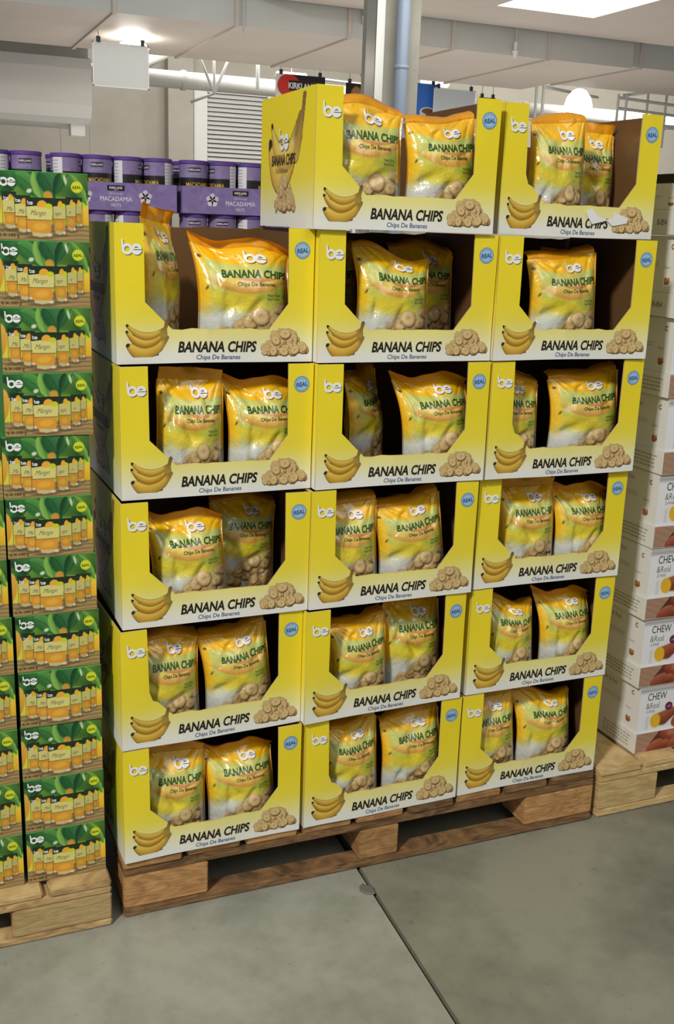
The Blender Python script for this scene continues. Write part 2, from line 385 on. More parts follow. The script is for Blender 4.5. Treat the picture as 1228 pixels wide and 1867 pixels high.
# roof soffit with a bright skylight opening
p = PM(); zs = 3.47
p.box(3.2, 5.42, 8.1, 8.98, zs, zs+.2); p.box(5.42, 14, 8.1, 8.98, zs, zs+.2); p.box(4.1, 5.36, 6.6, 8.1, zs, zs+.2); p.box(6.5, 14, 4, 8.1, zs, zs+.2)
struct('trim_2', p.mesh('soffit', DUCTUNDER))
p = PM(); p.box(5.36, 6.5, 5.0, 8.1, zs+.004, zs+.05)
sk = tag(link('skylight', p.mesh('skylight', mat('skylight_glow', (255, 255, 255), emit=(255, 253, 250), strength=1.6))), 'bright white skylight panel above the soffit at the top edge', 'skylight')

# ------------------------------------------------------------------ services under the roof
def duct(name, label, x0, x1, y0, y1, z0, z1, seams, under, ends=True):
    t = thing(name, label, 'duct', (x0, y0, z0)); L, D, H = x1-x0, y1-y0, z1-z0
    p = PM(); p.box(0, L, 0, D, .004, H); link('duct_casing', p.mesh('casing', GALV), t)
    p = PM(); p.box(0, L, 0, D, 0, .004); link('duct_underside', p.mesh('underside', under), t)
    for s in seams:
        p = PM(); p.box(s-.02, s+.02, -.02, D+.02, -.02, H); link('flange', p.mesh('flange', under), t)
    return t
dk = duct('air_duct', 'long grey rectangular air duct crossing the whole upper frame', -1.5, 7.75, 9.05, 11.45, 3.2, 4.2, [.9, 2.1, 3.3, 4.5, 5.7, 6.9, 8.1], DUCTUNDER)
duct('air_duct', 'short grey duct piece at the upper right edge beyond the long duct', 7.98, 15, 9.35, 11.2, 3.27, 4.2, [.1, 2.2], DUCTUNDER)
for i, (x, z) in enumerate(((3.33, 3.62), (4.35, 3.5), (6.15, 3.33))):
    p = PM(); p.tube([(x, 9.0, z), (x, 9.0, z-.09)], .02, n=10); p.tube([(x, 9.0, z-.09), (x, 9.0, z-.16)], [.035, .02], n=10)
    sp = tag(link('sprinkler', p.mesh('sprinkler', WHITE)), ['small sprinkler head before the duct above the blank sign', 'small sprinkler head before the duct left of the concrete column', 'small sprinkler head before the duct right of the concrete column'][i], 'sprinkler')
    p = PM(); p.tube([(x, 9.0, z), (x, 9.0, 6.2)], .008, n=8); link('drop_pipe', p.mesh('drop_pipe', GALV), sp)
for i, x in enumerate((3.05, 4.72)):
    p = PM(); p.tube([(x, 8.98, 3.12), (x, 8.98, 6.2)], .01, n=8); tag(link('hanger_rod', p.mesh('hanger_rod', GALV)), ['thin steel hanger rod on the duct face left of the column', 'thin steel hanger rod on the duct face right of the column'][i], 'rod')
# rounded-bottom duct at left
t = thing('bulkhead_duct', 'pale grey duct end with curved lower edge at upper left', 'duct', (-2, 12, 2.42))
prof = [(0, 1.7), (0, .75), (-.18, .72), (-.2, .6), (-.2, .2), (-.12, .06), (.02, 0), (.9, 0), (1.0, .1), (1.0, 1.7)]
n = len(prof); p = PM(); v = [(x, y, z) for x in (0, 4.06) for y, z in prof]
p.add(v, [(i, (i+1) % n, n+(i+1) % n, n+i) for i in range(n)]+[tuple(range(n))[::-1], tuple(range(n, 2*n))], (0, 0, 0)); link('duct_casing', p.mesh('casing', mat('grey_paint', (196, 193, 188), .55)), t)
p = PM(); p.box(3.85, 4.02, .1, .3, -.13, .0); link('bracket', p.mesh('bracket', WHITE), t)
p = PM(); p.tube([(-1, -.1, -.05), (2.95, -.1, -.05)], .035, n=12); p.tube([(2.95, -.1, -.05), (2.95, -.1, -.1)], .04, n=12); link('pipe', p.mesh('pipe', WHITE), t)
# white pipe
p = PM(); p.tube([(-2, 15, 3.38), (17, 15, 3.38)], .125, n=28)
for x in (4.0, 7.0, 10.0, 13.0): p.tube([(x-.03, 15, 3.38), (x+.03, 15, 3.38)], .145, n=28)
tag(link('roof_pipe', p.mesh('roof_pipe', mat('pipe_white', (226, 224, 218), .4), smooth=False)), 'thick white horizontal pipe running in front of the back wall', 'pipe')
p = PM(); p.tube([(3.1, 15.5, 3.9), (3.3, 15.5, 3.72), (3.55, 15.5, 3.66), (3.8, 15.5, 3.8), (4.0, 15.5, 4.3), (4.0, 15.5, 6.2)], .1, n=20)
tag(link('pipe_elbow', p.mesh('pipe_elbow', GALV, True)), 'grey bent pipe above the thick white pipe, right of the blank sign', 'pipe')
# bracket truss
t = thing('pipe_bracket', 'white triangular steel bracket holding the thick pipe, right of the blank sign', 'bracket', (4.4, 14.7, 3.2))
for a, b in (((-.35, 0, .75), (0, 0, 0)), ((.32, 0, .72), (0, 0, 0)), ((0, .02, .6), (0, 0, 0)), ((-.3, 0, .7), (.3, 0, .7)), ((-.28, .3, -.12), (0, 0, 0)), ((0, .02, .6), (0, .02, 3.0))):
    p = PM(); p.tube([a, b], .022, n=8); link('strut', p.mesh('strut', WHITE), t)
p = PM(); p.tube([(5.05, 14.6, 6.2), (5.05, 14.6, 3.3)], .03, n=10); tag(link('drop_pipe', p.mesh('drop_pipe', WHITE)), 'short vertical white drop pipe left of the glowing lamp', 'pipe')
# steel frames at right
t = thing('steel_frame', 'white open steel frame under the roof at the upper right', 'frame', (8.6, 12.4, 2.2))
for a, b in (((0, 0, .75), (0, 0, 1.3)), ((.12, 0, .75), (.12, 0, 1.3)), ((0, 0, 1.25), (1.1, .1, 1.35)), ((.12, 0, 1.2), (2.2, 1.6, 1.35)), ((1.45, 0, .5), (1.45, 0, 1.2)), ((1.6, 0, .5), (1.6, 0, 1.2)),
             ((1.45, 0, 1.15), (3.4, .1, 1.1)), ((1.45, 0, 1.0), (3.4, .1, .95)), ((1.5, 0, .8), (3.4, 0, .8)), ((1.6, .1, 1.2), (2.9, -.9, 1.4)), ((1.05, 0, 1.35), (2.4, .2, 1.38)), ((2.3, .4, .8), (2.3, .4, 1.35)), ((2.5, .2, .5), (2.5, .2, 1.3))):
    p = PM(); p.tube([a, b], .022, n=6); link('beam', p.mesh('beam', WHITE), t)
# lamps
def lathe(pm, prof, n=28, cx=0, cy=0, col=(200, 200, 200), mi=0):
    v = [(cx+r*math.cos(2*math.pi*k/n), cy+r*math.sin(2*math.pi*k/n), z) for r, z in prof for k in range(n)]
    f = [(i*n+k, i*n+(k+1) % n, (i+1)*n+(k+1) % n, (i+1)*n+k) for i in range(len(prof)-1) for k in range(n)]
    pm.add(v, f, col, mi)
t = thing('high_bay_lamp', 'glowing bell-shaped high bay lamp above the right-hand top tray', 'lamp', (9.0, 11.9, 3.03))
p = PM(); lathe(p, [(.205, 0), (.2, .1), (.17, .2), (.1, .29), (.06, .31)]); link('lamp_shade', p.mesh('shade', mat('lamp_glow', (255, 255, 255), emit=(255, 252, 246), strength=2.5), True), t)
p = PM(); p.tube([(0, 0, .3), (0, 0, .5)], .05, n=12); p.tube([(0, 0, .5), (0, 0, 3.1)], .012, n=8); link('lamp_cap', p.mesh('cap', WHITE), t)
GLOW = mat('tube_glow', (255, 255, 255), emit=(255, 253, 248), strength=2.2)
t = thing('strip_lamp', 'glowing strip lamp hanging left of the roasted product poster', 'lamp', (5.28, 14.4, 3.5))
p = PM(); p.tube([(0, 0, 0), (.48, 0, 0)], .055, n=16); link('lamp_tube', bevel(p.mesh('tube', GLOW), .01), t)
p = PM(); p.tube([(.48, 0, -.0), (2.2, 0, -.05)], .02, n=8); link('lamp_rail', p.mesh('rail', WHITE), t)
p = PM(); p.tube([(.24, 0, .05), (.24, 0, 2.7)], .006, n=6); link('hanger_wire', p.mesh('wire', WHITE), t)
p = PM(); p.tube([(7.53, 14, 3.56), (7.98, 14, 3.55)], .07, n=16); t = thing('strip_lamp', 'glowing strip lamp above the blue poster right of the column', 'lamp'); link('lamp_tube', bevel(p.mesh('tube', GLOW), .01), t)
p = PM(); p.tube([(7.75, 14, 3.6), (7.75, 14, 6.2)], .006, n=6); link('hanger_wire', p.mesh('wire', WHITE), t)
p = PM(); lathe(p, [(.0, .06), (.13, .05), (.17, 0), (.0, -.01)], cx=2.25, cy=10.35); o = link('ceiling_lamp', p.mesh('lamp', mat('spot_glow', (255, 255, 255), emit=(255, 250, 240), strength=25))); o.location.z = 3.09
tag(o, 'small bright lamp tucked above the blank hanging sign', 'lamp')

# column
p = PM(); p.box(3.60, 4.0, 7, 7.31, 0, 6.2); col = tag(link('column', p.mesh('column', COLUMN)), 'square concrete column rising behind the top yellow trays', 'column')
p = PM(); p.box(3.585, 3.60, 6.99, 7.2, 0, 6.2); p.box(3.585, 3.66, 6.985, 7.0, 0, 6.2); link('corner_guard', p.mesh('guard', mat('steel_guard', (170, 170, 164), .35, .7)), col)
t = thing('drain_pipe', 'blue-grey vertical pipe in front of the concrete column', 'pipe', (3.79, 6.9, 0))
BL = mat('blue_grey_pipe', (134, 146, 164), .4)
p = PM(); p.tube([(0, 0, 0), (0, 0, 6.1)], .055, n=20); link('pipe', p.mesh('pipe', BL, True), t)
p = PM(); p.tube([(0, 0, 2.63), (0, 0, 2.66)], .062, n=20); link('coupling', p.mesh('coupling', BL, True), t)

# ------------------------------------------------------------------ hanging signs
def sign(name, label, x, y, wd, z0, z1, col, rz=0, art=None):
    t = thing(name, label, 'sign', (x, y, z0), rz); H = z1-z0
    p = PM(); p.box(0, wd, 0, .012, 0, H, col); fn = lambda u, v, o: np.stack([u, np.full_like(u, -o*6), v], 1)
    if art: art(p, fn, wd, H)
    link('sign_panel', p.mesh('panel', PRINT), t)
    for cx in (.06*wd+.03, .94*wd-.03):
        p = PM(); p.box(cx-.02, cx+.02, -.008, .02, H-.01, H+.05, (60, 60, 60)); link('clip', p.mesh('clip', PRINT), t)
        p = PM(); top = (3.179 if y < 11 else 6.2)-z0; p.tube([(cx, .006, H+.05), (cx, .006, top)], .004, (150, 150, 150), 6); link('hanger_wire', p.mesh('wire', PRINT), t)
    return t
def frame_art(p, fn, wd, H):
    for a, b, c, d in ((0, wd, 0, .012), (0, wd, H-.012, H), (0, .012, 0, H), (wd-.012, wd, 0, H)): put(p, (np.array([(a, c), (b, c), (b, d), (a, d)]), [(0, 1, 2, 3)]), fn, (250, 250, 248), layer=1)
sign('blank_sign', 'blank white rectangular sign hanging below the long duct', 1.755, 10, .585, 2.645, 3.075, (226, 229, 227), art=frame_art)
def kart(p, fn, wd, H):
    put(p, poly2d([(.25*wd, .60*H), (wd, .60*H), (wd, H), (.25*wd, H)]), fn, (34, 32, 32), layer=1)
    a = np.linspace(0, 2*math.pi, 32, endpoint=False)
    put(p, (np.stack([.26*wd+.23*wd*np.cos(a), .76*H+.24*H*np.sin(a)], 1), [tuple(range(32))]), fn, (214, 52, 40), layer=2)
    put(p, (np.stack([.23*wd+.11*wd*np.cos(a), .24*H+.17*H*np.sin(a)], 1), [tuple(range(32))]), fn, (206, 72, 44), layer=2)
    put(p, poly2d([(.26*wd, .66*H), (.80*wd, .66*H), (.80*wd, .88*H), (.26*wd, .88*H)]), fn, (150, 30, 30), layer=3)
    put(p, poly2d([(.27*wd, .67*H), (.79*wd, .67*H), (.79*wd, .87*H), (.27*wd, .87*H)]), fn, (28, 26, 26), layer=4)
    put(p, text2d('KIRKLAND', .125*H, .03, 0, .8, 'CENTER'), fn, (240, 240, 240), .53*wd, .71*H, layer=5)
sign('product_sign', 'white, red and black product sign reading KIRKLAND behind the top tray', 4.44, 12, .68, 2.62, 3.2, (240, 238, 234), art=kart)
def bread(p, fn, wd, H):
    c = Cv(0, wd, 0, H, 40, 50, (30, 26, 24), 1); c.ell(wd*.42, H*.42, wd*.27, H*.5, 0, (150, 98, 52), hl=14); c.ell(wd*.42, H*.75, wd*.2, H*.12, 0, (178, 128, 74), .7, soft=.5)
    c.grid(p, fn, 1)
sign('product_poster', 'dark poster with a brown roasted snack, left of the column', 5.42, 12, .36, 2.76, 3.16, (30, 26, 24), art=bread)
def blue(p, fn, wd, H):
    a = np.linspace(0, 2*math.pi, 28, endpoint=False)
    put(p, (np.stack([.68*wd+.32*wd*np.cos(a), .42*H+.1*H*np.sin(a)], 1), [tuple(range(28))]), fn, (232, 230, 226), layer=1)
    put(p, poly2d([(.42*wd, 0), (.9*wd, 0), (wd, .42*H), (.36*wd, .42*H)]), fn, (224, 222, 218), layer=2)
    put(p, (np.stack([.68*wd+.24*wd*np.cos(a), .43*H+.06*H*np.sin(a)], 1), [tuple(range(28))]), fn, (120, 84, 60), layer=3)
sign('blue_poster', 'blue poster with a white tub, just right of the concrete column', 6.38, 12, .38, 2.62, 3.24, (58, 120, 214), art=blue)
sign('blank_sign', 'large blank pale sign right of the blue poster behind the top tray', 6.67, 11.9, .64, 2.62, 3.19, (214, 220, 224), art=frame_art)
sign('dark_sign', 'small black sign right of the large blank pale sign', 7.6, 12.3, .27, 2.75, 3.17, (34, 32, 32))

# ------------------------------------------------------------------ pallets
def pallet(name, label, loc, L, D, H, m, wood2, skew=0, nd=9):
    t = thing(name, label, 'pallet', loc); k = H/.125; rng = random.Random(int(L*100)+int(loc[0]*10))
    def b(n, d, mm):
        p = PM(); p.box(*[0 if 0 else q for q in d]); me = bevel(p.mesh(n, mm), .003, 2)
        c = Vector(((d[0]+d[1])/2, (d[2]+d[3])/2, (d[4]+d[5])/2))
        me.transform(Matrix.Translation(-c)); o = link(n, me, t); o.location = c; return o
    bx = ((0, .17), (L/2-.045, L/2+.045), (L-.185, L)) if L > .9 else ((0, .17), (L-.17, L))
    for y0, y1 in ((0, .1), (D/2-.05, D/2+.05), (D-.1, D)):
        b('bottom_board', (.0, L, y0 if y0 < .2 else y0+.02, y0+.045 if y0 < .2 else y1, 0, .019*k), m)
        for x0, x1 in bx: b('block', (x0, x1, y0+.001, y1, .019*k, .09*k), wood2)
        b('stringer_board', (0, L, y0+.002, y1, .09*k, .107*k), m)
    g = L/nd
    for i in range(nd):
        j = rng.uniform(-.006, .006); b('deck_board', (i*g+(.0 if i == 0 else .006), (i+1)*g-(.0 if i == nd-1 else .006), .004+j*.5 if i else 0, D, .107*k, .125*k), wood2 if rng.random() < .4 else m)
    return t
Z0, HR = .1252, .2403
pallet('wooden_pallet', 'weathered brown wooden pallet under the yellow banana chips trays', (-.004, .0, 0), 1.1, 1.1, .1245, WOOD_OLD, WOOD_BLOCK)
pallet('wooden_pallet', 'light wooden pallet under the green mango cartons', (-1.13, -.012, 0), 1.1, 1.1, .0985, WOOD_MIX, WOOD_NEW)
pallet('wooden_pallet', 'pale new pine pallet under the white sweet potato cartons', (1.113, 0, 0), 1.1, 1.1, .1235, WOOD_NEW, WOOD_NEW)
pallet('wooden_pallet', 'wooden pallet under the purple macadamia cases behind', (-.27, 1.36, 0), 1.12, 1.1, .1245, WOOD_MIX, WOOD_OLD)

# ------------------------------------------------------------------ banana chips display tray
TW, TH, TD = .3613, .238, .315
def yellow(zz):
    zz = np.asarray(zz, float); t = np.clip((zz-.016)/.070, 0, 1)**.85; t2 = np.clip((zz-.06)/.07, 0, 1)
    return mixc((236, 236, 226), (238, 222, 80), t)*(1-t2[..., None])+np.array((242, 220, 42.))*t2[..., None]
KRAFT = (108, 78, 46)
def plate(pm, shape, fn, thick, colf, back=KRAFT):
    v, f = shape; k = len(v)
    a = fn(v[:, 0], v[:, 1], 0.0); b = fn(v[:, 0], v[:, 1], -thick)
    from collections import Counter
    ed = Counter()
    for q in f:
        for i in range(len(q)): e = (q[i], q[(i+1) % len(q)]); ed[tuple(sorted(e))] += 1
    pm.add(a, f, colf(v[:, 1])); pm.add(b, [tuple(reversed(q)) for q in f], back)
    rim_v = np.concatenate([a, b]); rf = []
    for q in f:
        for i in range(len(q)):
            e = (q[i], q[(i+1) % len(q)])
            if ed[tuple(sorted(e))] == 1: rf.append((e[1], e[0], e[0]+k, e[1]+k))
    pm.add(rim_v, rf, (200, 178, 120))
bcv = Cv(.012, .103, .012, .078, 126, 92); banana_bunch(bcv, .016, .014, .078, .060)
ccv = Cv(.253, .359, .010, .076, 142, 88); chip_pile(ccv, .257, .013, .098, .053)
scv = Cv(.05, .27, .02, .232, 100, 120)
scv.stroke(arc((.06, .150), (.12, .02), (.235, .19)), [.012, .03, .038, .03, .012], banana_colour((226, 188, 70), (244, 218, 96)))
scv.stroke(arc((.07, .185), (.12, .075), (.23, .16)), [.006, .02, .026, .024, .018], banana_colour((222, 178, 76), (246, 222, 110)))
scv.stroke(arc((.215, .13), (.245, .17), (.255, .228)), [.017, .01, .008], lambda T, S: mixc((200, 164, 80), (130, 100, 56), T))
chip_pile(scv, .09, .028, .125, .075, 9)
def front_panel(var):
    pm = PM()
    amp = (0, .004, -.003)[var]; xc = (.18, .165, .21)[var]
    def fn(x, y, o):
        x = np.asarray(x, float); y = np.asarray(y, float)
        msk = np.clip((.085-y)/.05, 0, 1)
        d = amp*np.exp(-np.abs(x-xc)/.035)*np.clip(y/.09, 0, 1)*np.clip((.10-y)/.03, 0, 1)+.0012*np.sin(x*31+var*2)*np.sin(y*21+var)
        lip = .003*math.copysign(1, amp)*np.exp(-((x-xc)/.10)**2)*msk if amp else 0*x
        return np.stack([x, -d-o, y+lip*.5], 1)
    W_ = TW; rn = random.Random(var)
    op = [(.050, TH), (.051, .107), (.099, .0595)]
    for i in range(9): op.append((.099+(i+1)*.0178, .0595+rn.uniform(-.0012, .0012)+(.0012 if i % 2 else 0)))
    op += [(.278, .0595), (.3135, .105), (.3115, TH)]
    if var == 2: op[1] = (.053, .113); op.insert(2, (.060, .094)); op.insert(3, (.070, .090))
    shape = poly2d([(0, 0), (W_, 0), (W_, TH)]+op[::-1]+[(0, TH)], .02, .012)
    plate(pm, shape, fn, .003, yellow)
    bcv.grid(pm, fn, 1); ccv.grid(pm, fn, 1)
    put(pm, text2d('BANANA CHIPS', .0190, .034, .15, step=.02, fw=.146), fn, (38, 34, 24), .108, .0192, layer=1)
    put(pm, text2d('Chips De Bananes', .0085, .010, .10, step=.02, fw=.082), fn, (56, 84, 132), .141, .0058, layer=1)
    put_logo(pm, fn, .0115, .186, .0255, 1); put(pm, text2d('TM', .0022, 0, 0, .9), fn, (120, 118, 90), .0485, .208, layer=2)
    put_seal(pm, fn, .338, .200, .0155, (92, 142, 196), (160, 196, 224), (52, 92, 152), 1)
    return pm.mesh('front_panel', CARD)
fronts = [front_panel(i) for i in range(3)]
def rect(a, b, c, d, st=.03): return poly2d([(a, c), (b, c), (b, d), (a, d)], st, .015)
def side_panel(prints):
    pm = PM(); fn = lambda x, y, o: np.stack([-np.asarray(o)+0*x, TD-.003-x*(TD-.006)/TD, y], 1)     # x runs from the back to the front edge
    plate(pm, rect(0, TD, 0, TH), fn, .003, yellow)
    if prints:
        scv.grid(pm, fn, 1)
        put_logo(pm, fn, .118, .138, .040, 2)
        put(pm, text2d('BANANA CHIPS', .020, .016, .16, .72, step=.03), fn, (60, 44, 30), .072, .112, layer=4)
        put(pm, text2d('Chips De Bananes', .009, 0, .1, .8, step=.03), fn, (110, 110, 90), .098, .098, layer=4)
    return pm.mesh('side_panel', CARD)
def back_panel():
    pm = PM(); rn = random.Random(3)
    pts = [(.003, 0), (TW-.003, 0), (TW-.003, TH-.002)]+[(TW-.003-i*(TW-.006)/14, TH-.004+rn.uniform(-.003, .002)) for i in range(1, 14)]+[(.003, TH-.002)]
    plate(pm, poly2d(pts, .03), lambda x, y, o: np.stack([x, TD-.003-np.asarray(o)+0*x, y], 1), .003, lambda z: np.tile(np.array(KRAFT, float), (len(z), 1)), (238, 220, 40))
    return pm.mesh('back_panel', CARD)
side_p, side_n = side_panel(True), side_panel(False)
side_r = side_n.copy(); side_r.transform(Matrix.Translation((TW, 0, 0)) @ Matrix.Scale(-1, 4, (1, 0, 0))); side_r.flip_normals()
back_m = back_panel()
p = PM(); p.box(.003, TW-.003, .003, TD-.003, .0005, .0035, KRAFT); base_m = p.mesh('base_panel', CARD)
TR = {(5,0):(0.0067,0.0271,-0.003),(5,1):(0.3699,0.0048,-0.0216),(5,2):(0.7337,-0.0093,-0.020),(6,1):(0.352,-0.0048,-0.018),(6,2):(0.7337,0.0061,0.003),(4,0):(0.0083,0.0119,0.0179),(4,1):(0.3716,-0.0009,-0.0153),(4,2):(0.7379,-0.0073,-0.0066),(3,0):(0.0026,-0.0014,0.0066),(3,1):(0.3653,-0.004,0.0054),(3,2):(0.7365,0.0083,-0.0187),(2,0):(-0.0036,-0.0076,0.044),(2,1):(0.3593,-0.0114,0.0415),(2,2):(0.7367,0.0086,-0.0027),(1,0):(-0.003,-0.0065,0.0144),(1,1):(0.3678,-0.0023,0.026),(1,2):(0.7336,0.008,0.0039)}
CN = ['left', 'middle', 'right']; RN = {1: 'lowest row', 2: 'second row up', 3: 'third row up', 4: 'fourth row up', 5: 'fifth row up', 6: 'topmost row'}
EXTRA = {(6,1): 'with its big banana side print lit', (6,2): 'with white tear across its lettering', (1,1): 'with dented lower left corner', (1,0): 'standing on the pallet corner', (2,0): 'with a creased front lip', (4,2): 'with buckled cut-out edge', (5,0): 'with a bag leaning out at left'}
FV = {(5,0): 1, (6,1): 0, (6,2): 2, (4,2): 2, (2,0): 2, (2,1): 1, (1,1): 2, (3,0): 0}
for (r, c), (x, y, a) in TR.items():
    t = thing('display_tray', f'yellow banana chips tray, {CN[c]} column, {RN[r]}'+(', '+EXTRA[(r, c)] if (r, c) in EXTRA else ''), 'display tray', (x, y, Z0+(r-1)*HR), a, 'yellow banana chips trays')
    link('front_panel', fronts[FV.get((r, c), (r+c) % 2)], t); link('side_panel', side_p if c == 0 or (r, c) == (6, 1) else side_n, t)
    link('side_panel', side_r, t); bk = link('back_panel', back_m, t); bk.scale = (1, 1, .80 if r == 6 else 1); link('base_panel', base_m, t)
    if (r, c) == (6, 2):
        pts = [(.196, .060), (.210, .066), (.225, .052), (.246, .046), (.262, .048), (.262, .060), (.300, .050), (.296, .040), (.276, .036), (.262, .034), (.248, .044), (.230, .040), (.214, .036), (.205, .046)]
        pm = PM(); put(pm, poly2d([(u-.0, v) for u, v in [(q[0], q[1]-.011) for q in pts]], .02), lambda x, y, o: np.stack([x, -.0016-np.asarray(o)+0*x, y], 1), (238, 238, 236), layer=2)
        tag(link('torn_patch', pm.mesh('torn_patch', CARD), t), 'white torn patch where the printing is peeled away')

# ------------------------------------------------------------------ bags of banana chips
acv = Cv(-.08, .08, 0, .235, 150, 220, (214, 206, 130), 1)
zz = acv.Y; xx = acv.X
acv.C = mixc((206, 208, 196), (196, 190, 60), np.clip((zz-.075+.25*(xx+.0)*(xx > 0))/.035, 0, 1))
acv.C = acv.C*(1-np.clip((zz-.125)/.02, 0, 1)[..., None])+np.array((214, 210, 112.))*np.clip((zz-.125)/.02, 0, 1)[..., None]
acv.ell(-.01, .112, .055, .026, -.1, (226, 204, 44), .9, soft=.5); acv.ell(.045, .118, .03, .02, .2, (150, 166, 62), .6, soft=.7); acv.ell(-.04, .13, .03, .012, 0, (178, 188, 84), .6, soft=.6)
acv.stroke(arc((-.085, .175), (.0, .092), (.085, .162)), [.008, .0115, .012, .010, .006], lambda T, S: mixc((234, 204, 96), (206, 146, 60), np.clip(.35-S*.75, 0, 1)))
acv.stroke(arc((-.02, .152), (.02, .136), (.06, .152)), [.001, .0042, .001], lambda T, S: mixc((206, 120, 66), (216, 150, 84), .5+.5*S), .9)
acv.ell(-.05, .165, .03, .022, .5, (206, 214, 120), .6, soft=.6); acv.ell(.06, .175, .03, .016, 0, (190, 204, 110), .6, soft=.6)
lim = .178+((xx-.012)/.075)**2*.016-.006
acv.blend(np.clip((zz-lim)/.0035, 0, 1), mixc((254, 196, 22), (252, 182, 16), np.clip((zz-.2)/.03, 0, 1)))
acv.blend(np.clip((-.058-xx)/.006, 0, 1)*np.clip((zz-.07)/.04, 0, 1)*.9, (248, 198, 40))
acv.ell(-.068, .188, .004, .003, 0, (70, 48, 24), .9); acv.ell(-.064, .128, .0015, .005, -.5, (60, 50, 30), .9)
rng = random.Random(11)
for i in range(64):
    u = rng.random(); x = -.045+u*.125; z = .012+rng.random()*(.036+.050*min(1, u*1.3)); chip(acv, x, z, rng.uniform(.009, .014), rng, -6)
chip(acv, .022, .078, .0165, rng, 2, .9); chip(acv, .05, .068, .013, rng, 0, .8)
def bag(var):
    rg = np.random.RandomState(var*7+1); A = .075
    ph = rg.uniform(0, 6.28, 12); kx = rg.uniform(-70, 70, 6); kz = rg.uniform(25, 95, 6)
    lean = (.10, .06, .14, .08, .12, .17)[var]
    dips = [(rg.uniform(-.05, .05), rg.uniform(.03, .2), rg.uniform(.015, .03), rg.uniform(.003, .007), rg.uniform(-1.2, 1.2)) for _ in range(11)]
    def F(x, z):
        x = np.asarray(x, float); z = np.asarray(z, float); s = np.clip(np.abs(x)/A, 0, 1)
        zb = np.clip(z/.03, 0, 1); d = .034*np.sqrt(np.clip(1-(1-zb)**2, 0, 1))*.75+.034*.25
        d = d*(1-np.clip((z-.12)/.094, 0, 1)**1.4*.86)
        pr = (1-s**3.2)**.6
        y = -d*pr
        fade = np.clip(1-s, 0, .25)*4
        w_ = sum(np.abs(np.sin(kx[i]*x+kz[i]*z+ph[i])) for i in range(3))/3*.0022+sum(np.sin(kx[i]*1.7*x+kz[i]*1.6*z+ph[i+6]) for i in range(3, 6))*.0005
        top = np.clip((z-.17)/.05, 0, 1)
        w_ = w_*(.5+1.2*top)
        for sx_, k0 in ((-1, .7), (1, .6), (-1, 1.25), (1, 1.15), (-1, 1.0)):       # pulled folds running out of the top corners
            u = (x*sx_-A)*math.cos(k0*.9)+(.235-z)*-math.sin(k0*.9)*0; rr_ = np.hypot(A-x*sx_, .232-z); th_ = np.arctan2(.232-z, A-x*sx_+1e-6)
            w_ = w_+.0045*np.exp(-((th_-k0)/.07)**2)*np.clip(rr_/.02, 0, 1)*np.exp(-rr_/.06)
        for cx, cz, rr, am, an in dips:
            u = (x-cx)*math.cos(an)+(z-cz)*math.sin(an); v = -(x-cx)*math.sin(an)+(z-cz)*math.cos(an)
            w_ = w_+am*np.exp(-(u/(rr*.35))**2-(v/rr)**2)
        return y+w_*fade+lean*np.clip(z-.09, 0, 1)*.9*np.clip((z-.09)/.1, 0, 1)+.001
    widen = lambda z: 1-.05*np.clip((.03-z)/.03, 0, 1)+.03*np.sin(z*22+var)*.4
    pm = PM(); nx, nz = 72, 92
    th = np.linspace(-1, 1, nx); xs = A*np.sin(th*math.pi/2)*.999; zs_ = np.linspace(.0005, .214, nz)
    X, Z = np.meshgrid(xs, zs_); Y = F(X, Z); C = acv.sample(X, Z)
    Xw = X*widen(Z)
    idx = np.arange(nx*nz).reshape(nz, nx); q = np.stack([idx[:-1, :-1], idx[:-1, 1:], idx[1:, 1:], idx[1:, :-1]], -1).reshape(-1, 4)
    V = np.stack([Xw, Y, Z], -1).reshape(-1, 3); n0 = len(V)
    Yb = np.maximum(-F(X*.0+X, Z)*.85+2*lean*np.clip(Z-.09, 0, 1)*.9*np.clip((Z-.09)/.1, 0, 1), Y+.0006); Vb = np.stack([Xw, Yb, Z], -1).reshape(-1, 3)
    side = list(idx[:, 0]), list(idx[:, -1]); f = q.tolist()+(q[:, ::-1]+n0).tolist()
    for i in range(nz-1):
        a, b = side[0][i], side[0][i+1]; f.append((a, b, b+n0, a+n0)); a, b = side[1][i], side[1][i+1]; f.append((b, a, a+n0, b+n0))
    for j in range(nx-1):
        f.append((idx[0, j+1], idx[0, j], idx[0, j]+n0, idx[0, j+1]+n0)); f.append((idx[-1, j], idx[-1, j+1], idx[-1, j+1]+n0, idx[-1, j]+n0))
    Cb = np.tile(np.array((226, 176, 60.)), (n0, 1)); Cb[Vb[:, 2] < .08] = (190, 180, 150)
    pm.add(np.concatenate([V, Vb]), f, np.concatenate([C.reshape(-1, 3), Cb]))
    nf = len(f)
    fn = lambda x, z, o: np.stack([x*widen(z), F(x, z)-.0006-np.asarray(o), z], 1)
    put(pm, text2d('BANANA CHIPS', .0155, .030, .08, step=.004, fw=.112), fn, (34, 84, 30), -.040, .1495, layer=1)
    put(pm, text2d('Chips De Bananes', .0074, .010, .08, step=.006, fw=.066), fn, (58, 72, 24), -.016, .1335, layer=1)
    put(pm, text2d('Made From', .0045, .0, .1, .85, step=.008), fn, (70, 84, 30), .034, .114, layer=1)
    put(pm, text2d('Real Fruits', .0045, .0, .1, .85, step=.008), fn, (70, 84, 30), .034, .107, layer=1)
